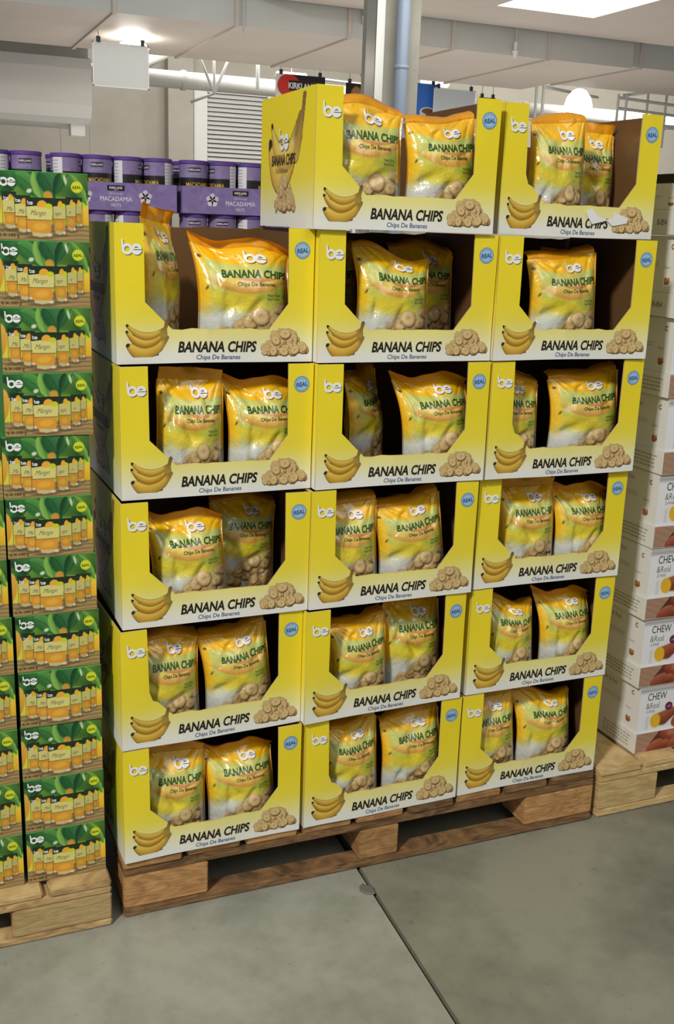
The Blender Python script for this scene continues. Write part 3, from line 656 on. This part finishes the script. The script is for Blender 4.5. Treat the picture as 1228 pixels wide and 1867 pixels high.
    for s in LOGO:
        bm = bmesh.new(); vs = [bm.verts.new((a, b, 0)) for a, b in s[0]]; [bm.faces.new([vs[i] for i in q_]) for q_ in s[1]]; gridcut(bm, .18)
        sh = (np.array([v.co[:2] for v in bm.verts]), [tuple(v.index for v in ff.verts) for ff in bm.faces]); bm.free()
        put(pm, sh, fn, (120, 92, 40), .0015, .1765, .0275, layer=1); put(pm, sh, fn, WHT, .000, .178, .0275, layer=2)
    pinch, slope, peak, shift = ((-.03, -.10, .006, .003), (.05, .16, .0, -.003), (-.06, -.22, .010, .003), (.02, .20, .004, -.004), (.08, -.06, .0, .004), (-.09, -.26, .008, -.004))[var]
    def warp(pm_):
        for a in pm_.v:
            t_ = np.clip(a[:, 2]/.22, 0, 1.05); x_ = a[:, 0].copy()
            a[:, 2] += t_**4*(slope*x_*.7-abs(slope)*.075*.7+peak*np.cos(x_*42+var)-peak); a[:, 0] = x_*(1-pinch*t_**4)*(1-.07*np.sin(math.pi*np.clip(t_, 0, 1)**1.3))+shift*t_**2
            a[:, 1] += t_**3*.006*np.sin(x_*38+var*2)
    warp(pm); me = pm.mesh('bag_body', FILM)
    sm = [False]*len(me.polygons); sm[:nf] = [True]*nf; me.polygons.foreach_set('use_smooth', sm)
    # seal flap
    pm = PM(); nx, nf_ = 40, 14
    ytop = F(xs[::2]*.0, np.full(36, .214))[0]
    curl = ('back', 'back', 'fwd', 'back', 'up', 'fwd')[var]
    rows = []; y0 = ytop; z0 = .2135; ang = R({'back': 58, 'fwd': 68, 'up': 84}[curl]); dl = .036/nf_; da = R({'back': -3, 'fwd': -14 if var == 2 else 9, 'up': 1}[curl]); yy, z_ = y0, z0
    for j in range(nf_+1):
        rows.append((yy, z_)); yy += math.cos(ang)*dl; z_ += math.sin(ang)*dl*.85; ang += da*(1 if j > 3 else .2)
    V = []; u = np.linspace(-1, 1, nx)
    for j, (yy, z_) in enumerate(rows):
        k = j/nf_
        wv = (.004*np.sin(u*4+ph[0]+k*2)+.003*np.sin(u*9+ph[1]))*k
        zz_ = z_+wv*.35-.004*k*u*u+(.004*np.sin(u*2.5+var))*k
        V.append(np.stack([u*A*(1+.0*k), F(u*A*.98, np.full(nx, .214))*(1-k)*1.0+(yy+wv*1.4)*k+0*(yy), np.minimum(zz_, .236)], 1))
    V = np.concatenate(V); f = [(j*nx+i, j*nx+i+1, (j+1)*nx+i+1, (j+1)*nx+i) for j in range(nf_) for i in range(nx-1)]
    V2 = V+np.array((0, .0008, .0004)); m_ = len(V)
    f2 = [tuple(q_+m_ for q_ in reversed(ff)) for ff in f]
    pm.add(np.concatenate([V, V2]), f+f2, (252, 180, 22))
    warp(pm); fl = pm.mesh('seal_flap', FLAP, True)
    # gusset fin along both sides
    seams = []; zsn = np.linspace(.01, .212, 40)
    for s_ in (-1, 1):
        pm = PM()
        xe = s_*A*widen(zsn); ye = F(np.full(40, s_*A*.995), zsn)
        V = np.concatenate([np.stack([xe, ye, zsn], 1), np.stack([xe+s_*.003, ye-.002, zsn], 1), np.stack([xe+s_*.0032, ye-.0012, zsn], 1), np.stack([xe, ye+.001, zsn], 1)])
        f = [(a*40+i, a*40+i+1, ((a+1) % 4)*40+i+1, ((a+1) % 4)*40+i) for a in range(4) for i in range(39)]
        cc = np.where(V[:, 2:3] > .08, np.array([[240, 176, 40.]]), np.array([[206, 200, 180.]])); pm.add(V, f, cc); warp(pm); seams.append(pm.mesh('side_seam', FLAP))
    return me, fl, seams
bags = [bag(i) for i in range(6)]
BAGS = [(6, 1, 0.4569, 0.0385, 1.04, 1.02, -3, 0, 0),(6, 1, 0.6256, 0.0440, .98, .96, -2, 0, 3),
(6, 2, 0.8775, 0.0505, 0.87, 1.0, 0, 2, 1),(6, 2, 1.018, 0.141, 0.86, 0.98, 0, 0, 4),
(5, 0, 0.096, 0.108, 0.8, 1.12, 50, 3, 4),(5, 0, 0.2511, 0.074, 1.14, 1.0, -4, 0, 5),(5, 0, 0.085, 0.235, 0.85, 0.9, 6, 0, 1),
(5, 1, 0.5359, 0.0452, 1.02, 0.98, 0, 0, 2),(5, 1, 0.6437, 0.1414, 0.95, 1.0, 0, 0, 0),(5, 1, 0.45, 0.1763, 0.9, 0.95, 0, 0, 1),
(5, 2, 0.9106, 0.0301, 1.08, 0.97, 0, 0, 3),(5, 2, 0.985, 0.1456, 0.95, 0.9, 6, 0, 4),
(4, 0, 0.1438, 0.0583, 0.86, 0.96, 0, 0, 4),(4, 0, 0.289, 0.0609, 0.94, 0.96, 0, 0, 5),
(4, 1, 0.450, 0.1914, 0.85, 0.92, 0, 0, 0),(4, 1, 0.520, 0.1203, 0.85, 0.95, 38, 0, 3),(4, 1, 0.6496, 0.0400, 1.0, 0.95, 0, -4, 5),
(4, 2, 0.8147, 0.0462, 0.9, 0.92, 0, 0, 0),(4, 2, 0.9922, 0.035, 1.16, 0.97, 0, 0, 3),
(3, 0, 0.1436, 0.0435, 0.94, 0.93, 0, -3, 5),(3, 0, 0.2665, 0.1345, 0.9, 0.9, 0, 2, 0),
(3, 1, 0.458, 0.0405, 0.9, 0.93, 0, 0, 1),(3, 1, 0.6103, 0.0413, 1.0, 0.9, 0, -5, 3),
(3, 2, 0.8831, 0.0496, 0.94, 0.93, 0, -2, 4),(3, 2, 1.0214, 0.047, 0.9, 0.94, 0, 0, 5),
(2, 0, 0.0921, 0.0440, 0.86, 0.92, 2, 0, 0),(2, 0, 0.2441, 0.0479, 0.92, 0.9, 0, -4, 3),
(2, 1, 0.4947, 0.0400, 0.88, 0.88, 2, 0, 3),(2, 1, 0.632, 0.0720, 0.94, 0.93, 2, -2, 4),
(2, 2, 0.864, 0.0522, 0.82, 0.91, 0, -2, 2),(2, 2, 1.011, 0.0519, 0.88, 0.92, 0, -2, 5),
(1, 0, 0.1029, 0.039, 0.88, 0.9, 0, 0, 4),(1, 0, 0.2502, 0.0431, 0.94, 0.88, 0, -3, 5),
(1, 1, 0.487, 0.0448, 0.86, 0.93, 0, 0, 3),(1, 1, 0.6408, 0.0489, 0.96, 0.9, 0, -4, 1),
(1, 2, 0.8355, 0.0524, 0.86, 0.94, 0, -3, 1),(1, 2, 0.9783, 0.053, 0.96, 0.93, 0, -3, 2)]
cnt = {}
for b in BAGS: cnt[b[:2]] = cnt.get(b[:2], 0)+1
WH = {2: ['left one', 'right one']}
SP = {(5,0): ['turned sideways at left', 'wide one leaning at right', 'half hidden at far left'], (5,1): ['front one', 'shaded one behind at right', 'half hidden behind left'], (4,1): ['deep in shade at far left', 'turned with side seam showing', 'lit one at right'],
      (5,2): ['front one', 'half hidden behind right'], (3,0): ['front one', 'shaded one behind at right'], (6,2): ['lit one at left', 'set back at right']}
proto = {}; k_ = {}
for (r, c, x, y, sx, sz, ry, rr, v) in BAGS:
    k = k_.get((r, c), 0); k_[(r, c)] = k+1
    which = SP.get((r, c), WH[2])[k]
    lab = f'banana chips bag, {which}, in {CN[c]} tray of {RN[r]}'
    if v not in proto:
        t = thing('chips_bag', lab, 'snack bag', group='banana chips bags'); link('bag_body', bags[v][0], t); link('seal_flap', bags[v][1], t); [link('side_seam', q, t) for q in bags[v][2]]; proto[v] = t
    else: t = copy_tree(proto[v]); t['label'] = lab
    t.location = (x, y, Z0+(r-1)*HR+.0045+abs(math.sin(R(rr)))*.075*sx*.98); t.rotation_euler = (0, R(rr), R(ry)); t.scale = (sx, 1, sz if r == 6 or (r, c) == (5, 0) else min(sz, .985))

# ------------------------------------------------------------------ green mango cartons
MW, MH, MD = .147, .1078, .22
mc = Cv(0, MW, 0, MH, 236, 172, (40, 110, 44), 1); U, V_ = mc.X/MW, mc.Y/MH
mc.C = mixc((30, 72, 32), (104, 150, 56), np.clip(.5+.5*np.sin(U*9+V_*4)*np.sin(V_*7-U*3), 0, 1))
def leaf(x0, y0, x1, y1, wd, c1, c2):
    mc.stroke([(MW*(x0+(x1-x0)*t), MH*(y0+(y1-y0)*t+.04*math.sin(t*3))) for t in np.linspace(0, 1, 12)], [MH*.01, wd*MH, wd*MH*1.1, wd*MH*.7, MH*.005],
              lambda T, S: mixc(c1, c2, np.clip(.5+S*.6, 0, 1))*(1-.25*(np.abs(S) < .06)[..., None]))
mc.blend(np.clip((.66-V_)/.06, 0, 1)*1.0, mixc((226, 214, 70), (190, 214, 60), np.clip(U*1.2-.1, 0, 1)))
for a in ((.02, .62, .3, .98, .10, (24, 74, 34), (52, 120, 56)), (.22, .95, .5, .6, .12, (42, 104, 46), (90, 154, 74)), (.5, .6, .42, 1.02, .10, (64, 136, 56), (146, 190, 88)), (.5, .98, .64, .62, .13, (26, 84, 44), (64, 124, 68)),
          (.98, .55, .78, 1.0, .07, (130, 178, 70), (60, 116, 54)), (.62, .66, .78, .98, .06, (34, 90, 44), (88, 160, 60)), (.7, 1, .62, .6, .05, (20, 60, 34), (40, 100, 50)), (.0, .98, .2, .7, .09, (22, 66, 32), (44, 108, 50))): leaf(*a)
mc.ell(MW*.56, MH*.66, MW*.05, MH*.07, .2, (226, 160, 60), .9, soft=.4)
mc.ell(-.004, MH*.5, MW*.085, MH*.27, -.1, (222, 164, 60), 1, soft=.12, hl=16); mc.ell(MW*1.0, MH*.36, MW*.12, MH*.17, 0, (236, 190, 52), 1, soft=.15, hl=14)
mc.ell(MW*.36, MH*.72, MW*.03, MH*.03, .4, (236, 240, 210), .9, soft=.5); mc.ell(MW*.75, MH*.9, MW*.016, MH*.07, .2, (236, 244, 214), .8, soft=.5)
wd_ = np.clip((.25+.0*U-V_)/.012, 0, 1); mc.blend(wd_, mixc((176, 150, 98), (150, 122, 76), np.clip(.5+.5*np.sin(V_*95+np.sin(U*12)*1.4), 0, 1)))
for yy in (.155, .07): mc.blend(np.clip(1-np.abs(V_-yy-.012*U)/.006, 0, 1)*.8, (96, 74, 44))
def pouch(x, y, w_, h_, br, lid=True):
    X0, X1, Y0, Y1 = MW*x, MW*(x+w_), MH*y, MH*(y+h_)
    mc.ell((X0+X1)/2+MW*.01, Y0, (X1-X0)*.56, MH*.03, 0, (96, 76, 44), .6, soft=.5)
    sh = [(X0, Y1), (X1, Y1), (X1-.004*w_*8, Y0+MH*.02), ((X0+X1)/2, Y0), (X0+.004*w_*8, Y0+MH*.02)]
    mc.poly(sh, (204*br, 198*br, 150*br))
    mc.poly([(X0, Y1), (X1, Y1), (X1, Y1-h_*MH*.17), (X0, Y1-h_*MH*.24)], (30, 48, 28))
    mc.poly([(X0+w_*MW*.03, Y1-h_*MH*.24), (X1-w_*MW*.02, Y1-h_*MH*.18), (X1-w_*MW*.04, Y0+h_*MH*.45), (X0+w_*MW*.05, Y0+h_*MH*.45)], (222*br, 214*br, 128*br))
    mc.poly([(X0+w_*MW*.08, Y0+h_*MH*.42), (X1-w_*MW*.08, Y0+h_*MH*.42), (X1-w_*MW*.13, Y0+h_*MH*.09), (X0+w_*MW*.13, Y0+h_*MH*.12)], (224*br, 156*br, 48*br))
    mc.ell((X0+X1)/2, Y0+h_*MH*.27, w_*MW*.26, h_*MH*.09, .1, (238*br, 180*br, 66*br), .9, soft=.5)
    mc.blend((np.abs(mc.Y-(Y0+h_*MH*.435)) < MH*.006)*((mc.X > X0+.001) & (mc.X < X1-.001))*.8, (110, 90, 40))
    mc.ell(X1-w_*MW*.16, Y0+h_*MH*.06, w_*MW*.1, h_*MH*.04, 0, (230, 226, 214), .9)
    mc.ell(X0+w_*MW*.6, Y1-h_*MH*.2, w_*MW*.19, h_*MH*.13, 0, (238, 176, 58), 1); mc.poly([(X0+w_*MW*.36, Y1-h_*MH*.24), (X0+w_*MW*.84, Y1-h_*MH*.24), (X0+w_*MW*.84, Y1-h_*MH*.4), (X0+w_*MW*.36, Y1-h_*MH*.4)], (222*br, 214*br, 128*br))
    mc.ell(X0+w_*MW*.84, Y1-h_*MH*.21, w_*MW*.13, h_*MH*.07, 0, (206, 212, 30), 1)
    for xx_ in (X0, X1): mc.blend(np.clip(1-np.abs(mc.X-xx_)/.0012, 0, 1)*((mc.Y > Y0+.003) & (mc.Y < Y1))*.55, (70, 64, 40))
for a in ((.84, .22, .09, .43, .86), (.07, .16, .15, .54, .96), (.75, .15, .11, .50, .9), (.20, .11, .17, .54, .98), (.60, .09, .15, .54, .93), (.32, .05, .29, .58, 1.0)): pouch(*a)
def mango_mesh():
    pm = PM(); pm.box(0, MW, 0, MD, 0, MH, (64, 128, 60)); fn = lambda x, y, o: np.stack([x, -np.asarray(o)+0*x, y], 1)
    mc.grid(pm, fn, 1)
    g = .0002
    put_logo(pm, fn, .006, MH*.775, .019, 2, False, g)
    for (x, y, h) in ((.0125, .575, .0062), (.0305, .55, .0062), (.049, .52, .0066)): put_logo(pm, fn, x, MH*y, h, 2, False, g)
    put_seal(pm, fn, MW*.875, MH*.80, .0095, (206, 218, 40), (222, 228, 50), (90, 110, 20), 2, g)
    for s, x, y, h in (('Mango', .0525, .37, .0085), ('ngo', .091, .38, .0068), ('Ma', .0155, .42, .0074), ('Ma', .034, .39, .0074), ('o', .114, .41, .006)):
        put(pm, text2d(s, h, -.008, .42, .78), fn, (70, 78, 84), x, MH*y, layer=2, gap=g)
    put(pm, text2d('6 X 100 g', .0062, .006, 0, .95), fn, (40, 36, 22), .003, MH*.045, layer=2, gap=g)
    put(pm, text2d('NET WEIGHT', .0034, 0, 0, 1), fn, (60, 52, 30), .005, MH*.115, layer=2, gap=g)
    pm.add([(0, -.0006, MH-.0008), (MW, -.0006, MH-.0008), (MW, .0, MH+.0002), (0, 0, MH+.0002)], [(0, 1, 2, 3)], (70, 190, 96))
    return pm.mesh('mango_carton', CARD)
mm = mango_mesh()
XR = [-.033, -.033, -.034, -.033, -.034, -.037, -.041, -.043, -.036, -.035, -.035, -.034]
rg = random.Random(5)
NTH = ['lowest', 'second from the pallet', 'third from the pallet', 'fourth from the pallet', 'fifth from the pallet', 'sixth from the pallet', 'seventh from the pallet', 'eighth from the pallet', 'fourth from the top', 'third from the top', 'second from the top', 'topmost']
for i in range(12):
    o = link('juice_carton', mm); o.location = (XR[i]-MW, .03+rg.uniform(-.0015, .0015), .099+i*.1084); o.rotation_euler = (0, 0, R(rg.uniform(-.6, .6)))
    tag(o, f'green mango pouch carton, {NTH[i]}, in column beside the banana chips', 'carton', 'green mango cartons')
for i in range(8):
    o = link('juice_carton', mm); o.location = (-.186-MW-.001-.004*(i > 4), .031+rg.uniform(-.0015, .0015), .099+i*.1084-.0); o.rotation_euler = (0, 0, R(rg.uniform(-.4, .4)))
    tag(o, f'green mango pouch carton, {NTH[i]}, in column cut by left edge', 'carton', 'green mango cartons')

# ------------------------------------------------------------------ white sweet potato cartons
KW, KD = .30, .34
def chew_box():
    pm = PM(); Hh = .118; ff = lambda x, y, o: np.stack([x, -np.asarray(o)+0*x, y], 1); fs = lambda x, y, o: np.stack([-np.asarray(o)+0*x, KD-x, y], 1)
    pm.box(0, KW, 0, KD, 0, Hh, (232, 230, 226))
    c = Cv(0, .16, 0, Hh, 90, 66, (234, 234, 234), 1); c.C = mixc((236, 236, 236), (168, 168, 168), np.clip((c.Y-Hh*.84)/(Hh*.08), 0, 1))
    c.blend(((c.Y > Hh*.93))*1., (196, 192, 184)); c.stroke([(.055, .028), (.075, .030), (.105, .045)], [.016, .019, .012], lambda T, S: mixc((172, 92, 56), (128, 62, 40), np.clip(.5-S, 0, 1)))
    c.ell(.052, .026, .015, .019, .2, (232, 184, 40)); c.ell(.13, .02, .03, .02, .3, (150, 84, 60)); c.ell(.15, .05, .02, .012, .3, (226, 176, 60)); c.grid(pm, ff, 1, gap=.0002)
    put(pm, text2d('CHEW', .019, .0, 0, .72), ff, (40, 40, 42), .022, .082, layer=2); put(pm, text2d('&Real', .0165, -.014, 0, .76), ff, (70, 70, 72), .020, .060, layer=2)
    put(pm, text2d('고구마츄', .0066, 0, 0, .8), ff, (110, 110, 112), .021, .049, layer=2)
    for k in range(2): put(pm, poly2d([(.024+k*.005, .006), (.026+k*.005, .006), (.026+k*.005, .040), (.024+k*.005, .040)]), ff, (206, 206, 206), layer=2)
    put(pm, ring2d(.088, .060, .011, 0, n=24), ff, (104, 40, 84), layer=2); put(pm, text2d('only', .005, .01, .1, .9, 'CENTER', rot=.25), ff, (220, 190, 210), .088, .058, layer=3)
    put(pm, ring2d(.112, .098, .006, .0025, 40, 330), ff, (150, 96, 52), layer=2)
    # left side print (x runs from the back to the front edge)
    put(pm, text2d('CHEW & Real', .012, -.006, 0, .8), fs, (150, 142, 128), .175, .090, layer=1)
    put(pm, ring2d(KD-.027, .096, .0058, .0028, 40, 330), fs, (160, 106, 56), layer=1)
    for y in (.060, .054): put(pm, poly2d([(.20, y), (.272, y), (.272, y+.003), (.20, y+.003)]), fs, (206, 200, 188), layer=1)
    put(pm, text2d('Chew it', .006, 0, .2, .8), fs, (150, 140, 124), .290, .050, layer=1)
    c = Cv(.292, .316, .014, .034, 30, 24); c.ell(.304, .022, .009, .006, .3, (150, 90, 50)); c.ell(.300, .026, .006, .005, -.3, (176, 112, 60)); c.ell(.309, .028, .003, .004, 0, (190, 130, 70)); c.grid(pm, fs, 1)
    pm.add([(KW-.001, -.0002, 0), (KW, -.0002, 0), (KW, -.0002, Hh), (KW-.001, -.0002, Hh)], [(0, 1, 2, 3)], (200, 200, 200))
    return pm.mesh('carton_body', CARD)
def chew_tray(variant):
    pm = PM(); Hh = .052; e = .0025; ff = lambda x, y, o: np.stack([x, -e-np.asarray(o)+0*x, y], 1); fs = lambda x, y, o: np.stack([-e-np.asarray(o)+0*x, KD-x, y], 1)
    pm.box(-e, KW+e, -e, KD+e, 0, Hh, (230, 228, 222))
    c = Cv(0, .18, .001, Hh-.001, 120, 36, (176, 138, 112), 1); c.C = c.C*(.97+.03*np.sin(c.Y*400+c.X*160))[..., None]; rq = random.Random(2)
    c.poly([(.03, -.01), (.04, .02), (.075, .06), (.2, .06), (.2, -.01)], (92, 50, 34))
    for a in ((.062, .012, .03, .017, .3), (.095, .034, .028, .016, -.5), (.12, .01, .026, .018, .2), (.145, .036, .03, .015, .6), (.165, .014, .026, .017, -.2), (.088, .014, .014, .012, 0)): c.ell(a[0], a[1], a[2], a[3], a[4], (150, 74, 48), hl=34)
    c.ell(.11, .046, .02, .008, .4, (196, 116, 84), .8); c.grid(pm, ff, 1, gap=.0002)
    if variant: put(pm, text2d('B-854', .0125, -.004, 0, .8), fs, (60, 56, 46), .268, .020, layer=1)
    else:
        for k in range(4):
            v = 0
            x = .215
            while x < .318: w_ = rq.uniform(.006, .014); put(pm, poly2d([(x, .011+k*.0085), (x+w_, .011+k*.0085), (x+w_, .0145+k*.0085), (x, .0145+k*.0085)]), fs, (176, 170, 158), layer=1); x += w_+.0025
    return pm.mesh('carton_tray', CARD)
cb = chew_box(); ct = [chew_tray(0), chew_tray(1)]
KX = [1.238, 1.228, 1.221, 1.222, 1.222, 1.216, 1.207, 1.197]
KN = ['lowest', 'second from the pallet', 'third from the pallet', 'fourth from the pallet', 'fourth from the top', 'third from the top', 'second from the top', 'topmost']
for i in range(8):
    t = thing('snack_carton', f'white sweet potato snack carton, {KN[i]}, at the right edge', 'carton', (KX[i]+.0, .043+.002*(i % 2), .1248+i*.1732), 0, 'white sweet potato cartons')
    link('carton_tray', ct[1 if i >= 6 else 0], t)
    o = link('carton_body', cb, t); o.location = (.001, .001, .0525)
    if i == 7: o.scale = (1, 1, .45)
p = PM(); p.box(0, KW-.02, 0, .02, 0, .02, (30, 30, 32)); p.box(0, .012, 0, KD-.02, 0, .02, (30, 30, 32)); o = link('foam_strip', p.mesh('foam_strip', CARD)); o.location = (1.21, .06, .1248+7*.1732+.0525+.0535)
tag(o, 'black strip lying on the topmost white sweet potato carton', 'strip')

# ------------------------------------------------------------------ purple macadamia cans and trays
CR, CH = .0418, .149
def can_mesh():
    pm = PM(); prof = [(.0, .0), (CR-.001, 0), (CR, .003), (CR, CH-.012), (CR-.0015, CH-.010)]; lathe(pm, prof, 48, col=(136, 112, 176))
    fn = lambda x, y, o: np.stack([(CR+.0002+np.asarray(o))*np.sin(x/CR), -(CR+.0002+np.asarray(o))*np.cos(x/CR), y], 1)
    rq = random.Random(3)
    c = Cv(-CR*math.pi, CR*math.pi, .003, CH-.012, 160, 60, (138, 122, 166), 1)
    for i in range(60): c.ell(rq.uniform(-.13, .13), rq.uniform(.06, .14), rq.uniform(.006, .014), rq.uniform(.004, .01), rq.uniform(0, 3), rq.choice(((124, 106, 154), (154, 140, 180))), .5, soft=.8)
    c.blend((c.Y < .099)*1., (36, 30, 34)); c.blend((c.Y < .062)*1., (128, 104, 168)); c.blend(((c.X > .066) & (c.X < .098))*1., (222, 222, 226))
    for k in range(9): c.blend(((c.X > .068) & (c.X < .084) & (np.abs(c.Y-.128+k*.009) < .0014))*.7, (120, 118, 124))
    c.grid(pm, fn, 1)
    for x0 in (-.026, -.128):
        put(pm, text2d('MACADAMIA', .0125, .004, 0, .72, step=.006), fn, (214, 180, 72), x0, .074, layer=2)
    for x0 in (.0, -.098):
        put(pm, poly2d([(x0-.018, .116), (x0+.018, .116), (x0+.018, .128), (x0-.018, .128)], .006), fn, (30, 26, 30), layer=2)
        put(pm, text2d('KIRKLAND', .006, .016, 0, .85, 'CENTER', step=.006), fn, (236, 232, 236), x0, .119, layer=3)
        put(pm, text2d('DRY ROASTED', .0035, 0, 0, .9, 'CENTER', step=.006), fn, (214, 204, 226), x0, .107, layer=3)
    me = pm.mesh('can_body', TIN, False)
    p = PM(); lathe(p, [(CR+.001, CH-.011), (CR+.0022, CH-.010), (CR+.0022, CH-.002), (CR+.0008, CH), (CR-.003, CH), (CR-.0045, CH-.003), (0, CH-.003)], 48)
    return me, p.mesh('can_lid', LID, False)
cm, cl = can_mesh()
MTW, MTH, MTD = .36, .078, .36
def flower(pm, fn, x, y, r, L=1):
    for k in range(5):
        a = k*2*math.pi/5+.3; n = 14; th = np.linspace(0, 2*math.pi, n, endpoint=False)
        px = r*.55+r*.5*np.cos(th)*(1+.08*np.cos(5*th)); py = r*.40*np.sin(th)*(1.1+.1*np.cos(7*th))
        put(pm, (np.stack([x+px*math.cos(a)-py*math.sin(a), y+px*math.sin(a)+py*math.cos(a)], 1), [tuple(range(n))]), fn, (206+k*5, 200+k*5, 214+k*4), layer=L)
    for k in range(5):
        a = k*2*math.pi/5+.3; put(pm, (np.array([(x+math.cos(a+d)*rr*r, y+math.sin(a+d)*rr*r) for d, rr in ((-.12, .1), (0, .7), (.12, .1))]), [(0, 1, 2)]), fn, (150, 140, 160), layer=L+1)
def mac_tray(closed):
    pm = PM(); H_ = .1525 if closed else MTH; fn = lambda x, y, o: np.stack([x, -np.asarray(o)+0*x, y], 1); P_ = (136, 118, 172)
    if closed: pm.box(0, MTW, 0, MTD, 0, H_, P_)
    else:
        pm.box(0, MTW, 0, MTD, 0, .003, P_)
        for d in ((0, MTW, 0, .003), (0, MTW, MTD-.003, MTD), (0, .003, .003, MTD-.003), (MTW-.003, MTW, .003, MTD-.003)): pm.box(*d, .003, H_, P_)
    rq = random.Random(8); c = Cv(.0, MTW, .001, MTH-.001, 120, 30, P_, 1)
    for i in range(46): c.ell(rq.uniform(0, MTW), rq.uniform(0, MTH), rq.uniform(.008, .02), rq.uniform(.004, .008), rq.uniform(0, 3), rq.choice(((124, 106, 160), (148, 132, 184))), .6, soft=.7)
    c.grid(pm, fn, 1)
    put(pm, poly2d([(.155, .055), (.205, .055), (.205, .070), (.155, .070)]), fn, (30, 26, 30), layer=2)
    put(pm, text2d('KIRKLAND', .0068, .016, 0, .85, 'CENTER'), fn, (240, 238, 240), .18, .060, layer=3); put(pm, text2d('Signature', .003, 0, .2, .9, 'CENTER'), fn, (200, 200, 200), .18, .0562, layer=3)
    put(pm, text2d('DRY ROASTED', .0055, 0, 0, .8, 'CENTER'), fn, (224, 216, 232), .18, .044, layer=2)
    put(pm, text2d('MACADAMIA', .0135, .0, 0, .86, 'CENTER'), fn, (238, 234, 242), .18, .026, layer=2)
    put(pm, text2d('NUTS', .009, .002, 0, .9, 'CENTER'), fn, (230, 224, 236), .18, .011, layer=2)
    flower(pm, fn, .092, .040, .019, 2); flower(pm, fn, .266, .040, .019, 2)
    return pm.mesh('case', CARD)
mt_o, mt_c = mac_tray(False), mac_tray(True)
CNM = ['left', 'middle', 'right']
first = None; rq = random.Random(21)
ANG = [[20, -10, -72, -10], [-155, -10, -165, -72], [-10, -72, -165, -10], [-10, -12, -160, -72]]
POSN = ['first', 'second', 'third', 'fourth']
def put_can(x, y, z, rz, label, group):
    global first
    if first is None:
        t = thing('nut_can', label, 'can', (x, y, z), rz, group); link('can_body', cm, t); link('can_lid', cl, t); first = t
    else:
        t = copy_tree(first); t.location = (x, y, z); t.rotation_euler = (0, 0, rz); t['label'] = label; t['group'] = group
for ci, x0 in enumerate((-.276, .101, .478)):
    for lv, zt in enumerate((1.353, 1.200)):
        if lv == 1 and ci == 0: pass
        o = link('nut_tray', mt_o); o.location = (x0, 1.40, zt); tag(o, f'purple macadamia nuts tray, {"upper" if lv == 0 else "lower"} layer, {CNM[ci]} stack behind', 'tray', 'purple macadamia trays')
        for r_ in range(2 if lv == 0 else 1):
            for k in range(4):
                rzz = R(ANG[(ci+lv) % 4][k] if r_ == 0 else rq.uniform(-90, 90))
                put_can(x0+.0465+k*.0890, 1.40+.0475+r_*.0915+rq.uniform(0, .002), zt+.0032, rzz, f'purple macadamia can, {POSN[k]} from left in {"front" if r_ == 0 else "second"} row, {"upper" if lv == 0 else "lower"} {CNM[ci]} tray', 'purple macadamia cans')
    for k in range(7):
        o = link('nut_case', mt_c); o.location = (x0, 1.40, .1248+k*.1532); tag(o, f'closed purple macadamia case, {NTH[k]}, in {CNM[ci]} rear stack', 'case', 'closed macadamia cases')

# ------------------------------------------------------------------ small marks on the floor
p = PM(); rp = random.Random(2); pts = [(.485+.016*math.cos(a)*rp.uniform(.8, 1.15), -.075+.022*math.sin(a)*rp.uniform(.8, 1.15)) for a in np.linspace(0, 6.28, 9)[:-1]]
p.add([(x, y, 0) for x, y in pts]+[(.485+(x-.485)*.7, -.075+(y+.075)*.7, .003) for x, y in pts], [(i, (i+1) % 8, 8+(i+1) % 8, 8+i) for i in range(8)]+[tuple(range(8, 16))], (112, 110, 100))
tag(link('stone_chip', p.mesh('chip', CARD)), 'small flat grey chip on the concrete beside the floor joint', 'debris')
